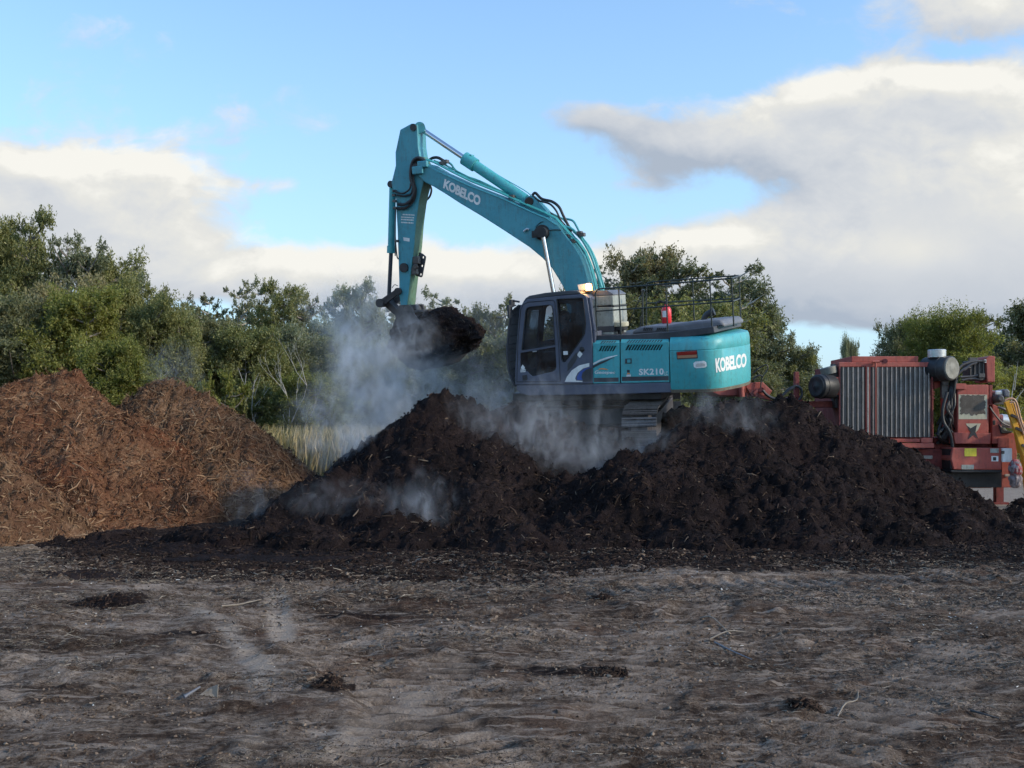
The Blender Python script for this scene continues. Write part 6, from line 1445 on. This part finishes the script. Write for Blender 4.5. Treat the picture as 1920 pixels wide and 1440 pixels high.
clump(1125, 1060, 48, .12, 4, 'low black clump just in front of the compost heap, right of centre')
clump(1140, 1262, 40, .03, 5, 'flat dark bark patch on the yard near the middle')
clump(350, 1030, 90, .16, 6, 'flat black spill between the left mulch heaps and the yard')
clump(165, 1082, 85, .07, 7, 'long thin black spill at the left of the yard')
clump(1510, 1335, 34, .05, 8, 'small dark clump beside the bent pale twig')
M['twigm'] = paint('twig bark', (.22, .18, .14), .8, .5, (.12, .10, .08), scale=9)
def twig(pts, r, label, mat='twigm'):
    q = MB(); P_ = [gp3(u, v, .015+dz) for u, v, dz in pts]; o = P_[0].copy(); P2 = spline([p_-o for p_ in P_], 5)
    q.tube(P2, [r*(1-.5*i/len(P2)) for i in range(len(P2))], 6); ob = q.build('twig', M[mat], smooth=60); ob.location = o
    return tag(ob, label, 'twig', 'pale twigs lying on the yard')
twig([(1313, 1161, .01), (1335, 1168, .02), (1362, 1181, 0)], .007, 'straight pale twig, upper one of the crossing pair on the yard')
twig([(1331, 1196, 0), (1365, 1191, .03), (1398, 1186, 0)], .007, 'pale twig lying nearly level just below the straight one')
twig([(1570, 1343, 0), (1585, 1331, .02), (1606, 1324, .04), (1609, 1319, .05)], .006, 'bent hooked pale twig at the lower right of the yard')
twig([(1340, 1203, 0), (1370, 1218, .01), (1410, 1228, 0)], .007, 'thin grey twig curving right below the pale pair', 'hood')
twig([(415, 1142, 0), (450, 1137, .02), (490, 1132, 0)], .009, 'long pale branch in the left middle of the yard')
twig([(1820, 1338, 0), (1845, 1343, .02), (1873, 1345, 0)], .008, 'dark thin twig at the lower right edge of the yard', 'black')
twig([(345, 1317, 0), (375, 1308, .03)], .011, 'short thick stick beside the pale torn scrap', 'hood')
q = MB(); q.loft([[Vector((-.09, 0, 0)), Vector((.05, 0, 0)), Vector((.05, .02, .08)), Vector((-.02, .04, .05))], [Vector((-.09, .015, 0)), Vector((.05, .015, 0)), Vector((.05, .035, .08)), Vector((-.02, .055, .05))]])
sc_ = q.build('torn_scrap', M['twigm']); sc_.location = gp3(392, 1312, -.01); tag(sc_, 'pale pointed torn scrap standing up from the dirt at lower left', 'scrap')

# ---------------------------------------------------------------- steam
def steam(u, v, Y, ru, rv, ry, dens, label, seed, sc=1.4, lean=0.0, thr=.44):
    bm = bmesh.new(); bmesh.ops.create_icosphere(bm, subdivisions=3, radius=1.0)
    me = bpy.data.meshes.new('steam'); bm.to_mesh(me); bm.free()
    o = bpy.data.objects.new('steam', me); COL.objects.link(o); o.location = W(u, v, Y); o.scale = (ru/F*Y, ry, rv/F*Y); o.rotation_euler.y = R(lean)
    m, nt, out = new_mat('steam'); p = nd(nt, 'ShaderNodeVolumePrincipled'); nt.links.new(p.outputs[0], out.inputs['Volume'])
    p.inputs['Color'].default_value = (.93, .96, 1.0, 1); p.inputs['Anisotropy'].default_value = .25
    oc = nd(nt, 'ShaderNodeTexCoord').outputs['Object']
    ln = nd(nt, 'ShaderNodeVectorMath'); ln.operation = 'LENGTH'; nt.links.new(oc, ln.inputs[0])
    gp = nd(nt, 'ShaderNodeNewGeometry').outputs['Position']; mp = nd(nt, 'ShaderNodeMapping'); mp.inputs['Location'].default_value = (seed*3.1, seed*1.7, seed*.9); mp.inputs['Scale'].default_value = (1.2, .8, .75); mp.inputs['Rotation'].default_value = (0, .5, 0); nt.links.new(gp, mp.inputs[0])
    def nz(scale, det, dist):
        nn = nd(nt, 'ShaderNodeTexNoise'); nn.inputs['Scale'].default_value = scale; nn.inputs['Detail'].default_value = det; nn.inputs['Roughness'].default_value = .6; nn.inputs['Distortion'].default_value = dist; nt.links.new(mp.outputs[0], nn.inputs['Vector']); return nn.outputs['Fac']
    big = nz(sc*.7, 2, .3); fine = nz(sc*2.4, 4, 1.2)
    rad = mth(nt, 'ADD', ln.outputs['Value'], mth(nt, 'MULTIPLY', mth(nt, 'SUBTRACT', big, .5), -2.0))
    fall = sstep(nt, rad, 1.05, -.05); edge = sstep(nt, ln.outputs['Value'], 1.0, .55)
    wisp = mth(nt, 'ADD', mth(nt, 'MULTIPLY', sstep(nt, fine, thr, thr+.24), .85), .15)
    d = mth(nt, 'MULTIPLY', mth(nt, 'MULTIPLY', fall, edge), mth(nt, 'MULTIPLY', wisp, dens))
    nt.links.new(d, p.inputs['Density']); me.materials.append(m)
    m.cycles.volume_step_rate = .8
    return tag(o, label, 'steam', 'steam drifting off the heap and bucket', 'stuff')
steam(690, 760, 20.3, 190, 190, .9, 1.9, 'thick steam rising above the grass left of the black heap', 1, 1.1)
steam(728, 695, 21.0, 165, 150, .8, 2.3, 'steam curling round the left side of the raised bucket', 2, 1.3)
steam(668, 600, 23.0, 150, 140, .8, 1.4, 'thin top of the steam plume below the treetops', 3, 1.1)
steam(880, 735, 21.5, 240, 110, .8, 1.2, 'thin steam hanging under the bucket', 4, 1.2)
steam(950, 815, 17.9, 230, 110, .55, 1.35, 'steam lying over the middle of the black heap', 5)
steam(1100, 845, 17.6, 210, 95, .5, 1.6, 'dense steam in the hollow below the excavator track', 6)
steam(1235, 845, 17.3, 130, 60, .4, 1.8, 'wisp of steam just behind the front peak of the heap', 7)
steam(790, 948, 15.4, 105, 95, .45, 1.5, 'small puff of steam at the foot of the heap', 8, 1.7)
steam(640, 935, 15.8, 150, 55, .35, .7, 'faint steam on the left foot of the heap', 9, 1.5)
steam(670, 845, 17.8, 150, 90, .5, 2.4, 'steam by the left shoulder of the heap in front of the dry grass', 10)
steam(330, 695, 21.5, 80, 75, .4, .9, 'faint wisp above the scorched mulch heap', 11, 1.8)
steam(485, 940, 16.0, 90, 90, .3, .8, 'faint wisp where the brown and black heaps meet', 12, 1.8)
steam(1345, 785, 17.4, 150, 70, .35, 1.0, 'thin steam on the slope right of the excavator track', 13)
steam(1030, 750, 18.8, 250, 70, .4, 1.1, 'thin steam in front of the lower cab', 14)
steam(830, 620, 27, 360, 160, 1.5, .20, 'broad faint steam in front of the middle trees', 15, .9)

# ---------------------------------------------------------------- give loose pieces an object each
def split_pieces(o):
    me = o.data; n = len(me.vertices); par = list(range(n))
    def find(a):
        while par[a] != a: par[a] = par[par[a]]; a = par[a]
        return a
    for e in me.edges:
        a, b = find(e.vertices[0]), find(e.vertices[1])
        if a != b: par[a] = b
    groups = {}
    for p in me.polygons: groups.setdefault(find(p.vertices[0]), []).append(p)
    if len(groups) < 2 or len(groups) > 60: return
    src = me.copy()
    for gi, polys in enumerate(groups.values()):
        idx = {}; vs = []; fs = []
        for p in polys:
            f = []
            for i in p.vertices:
                if i not in idx: idx[i] = len(vs); vs.append(src.vertices[i].co[:])
                f.append(idx[i])
            fs.append(f)
        m = bpy.data.meshes.new(o.name.split('.')[0]); m.from_pydata(vs, [], fs)
        for mt in src.materials: m.materials.append(mt)
        sm = polys[0].use_smooth; m.polygons.foreach_set('use_smooth', [sm]*len(fs))
        if sm: m.set_sharp_from_angle(angle=R(40))
        if gi == 0: o.data = m
        else:
            c = o.copy(); c.data = m; COL.objects.link(c); c.parent = o.parent
SPLIT = {'hood_vent', 'roller', 'edge_post', 'stabiliser_leg', 'pipe_run', 'pin', 'hose', 'hose_fitting', 'pipe_clamp', 'hydraulic_pipe', 'cross_bar', 'feed_hose', 'feed_tube', 'coolant_hose', 'screen_post', 'sill', 'hose_bundle', 'brace', 'seat_part', 'grease_hose', 'boom_nose_cap', 'side_bracket', 'rear_frame', 'grease_line', 'flange', 'link_pin', 'mirror', 'handrail_end', 'cable', 'tow_beam', 'rod_eye', 'support_leg'}
for o in list(COL.objects):
    if o.type == 'MESH' and o.parent is not None and not o.children and o.name.split('.')[0] in SPLIT: split_pieces(o)
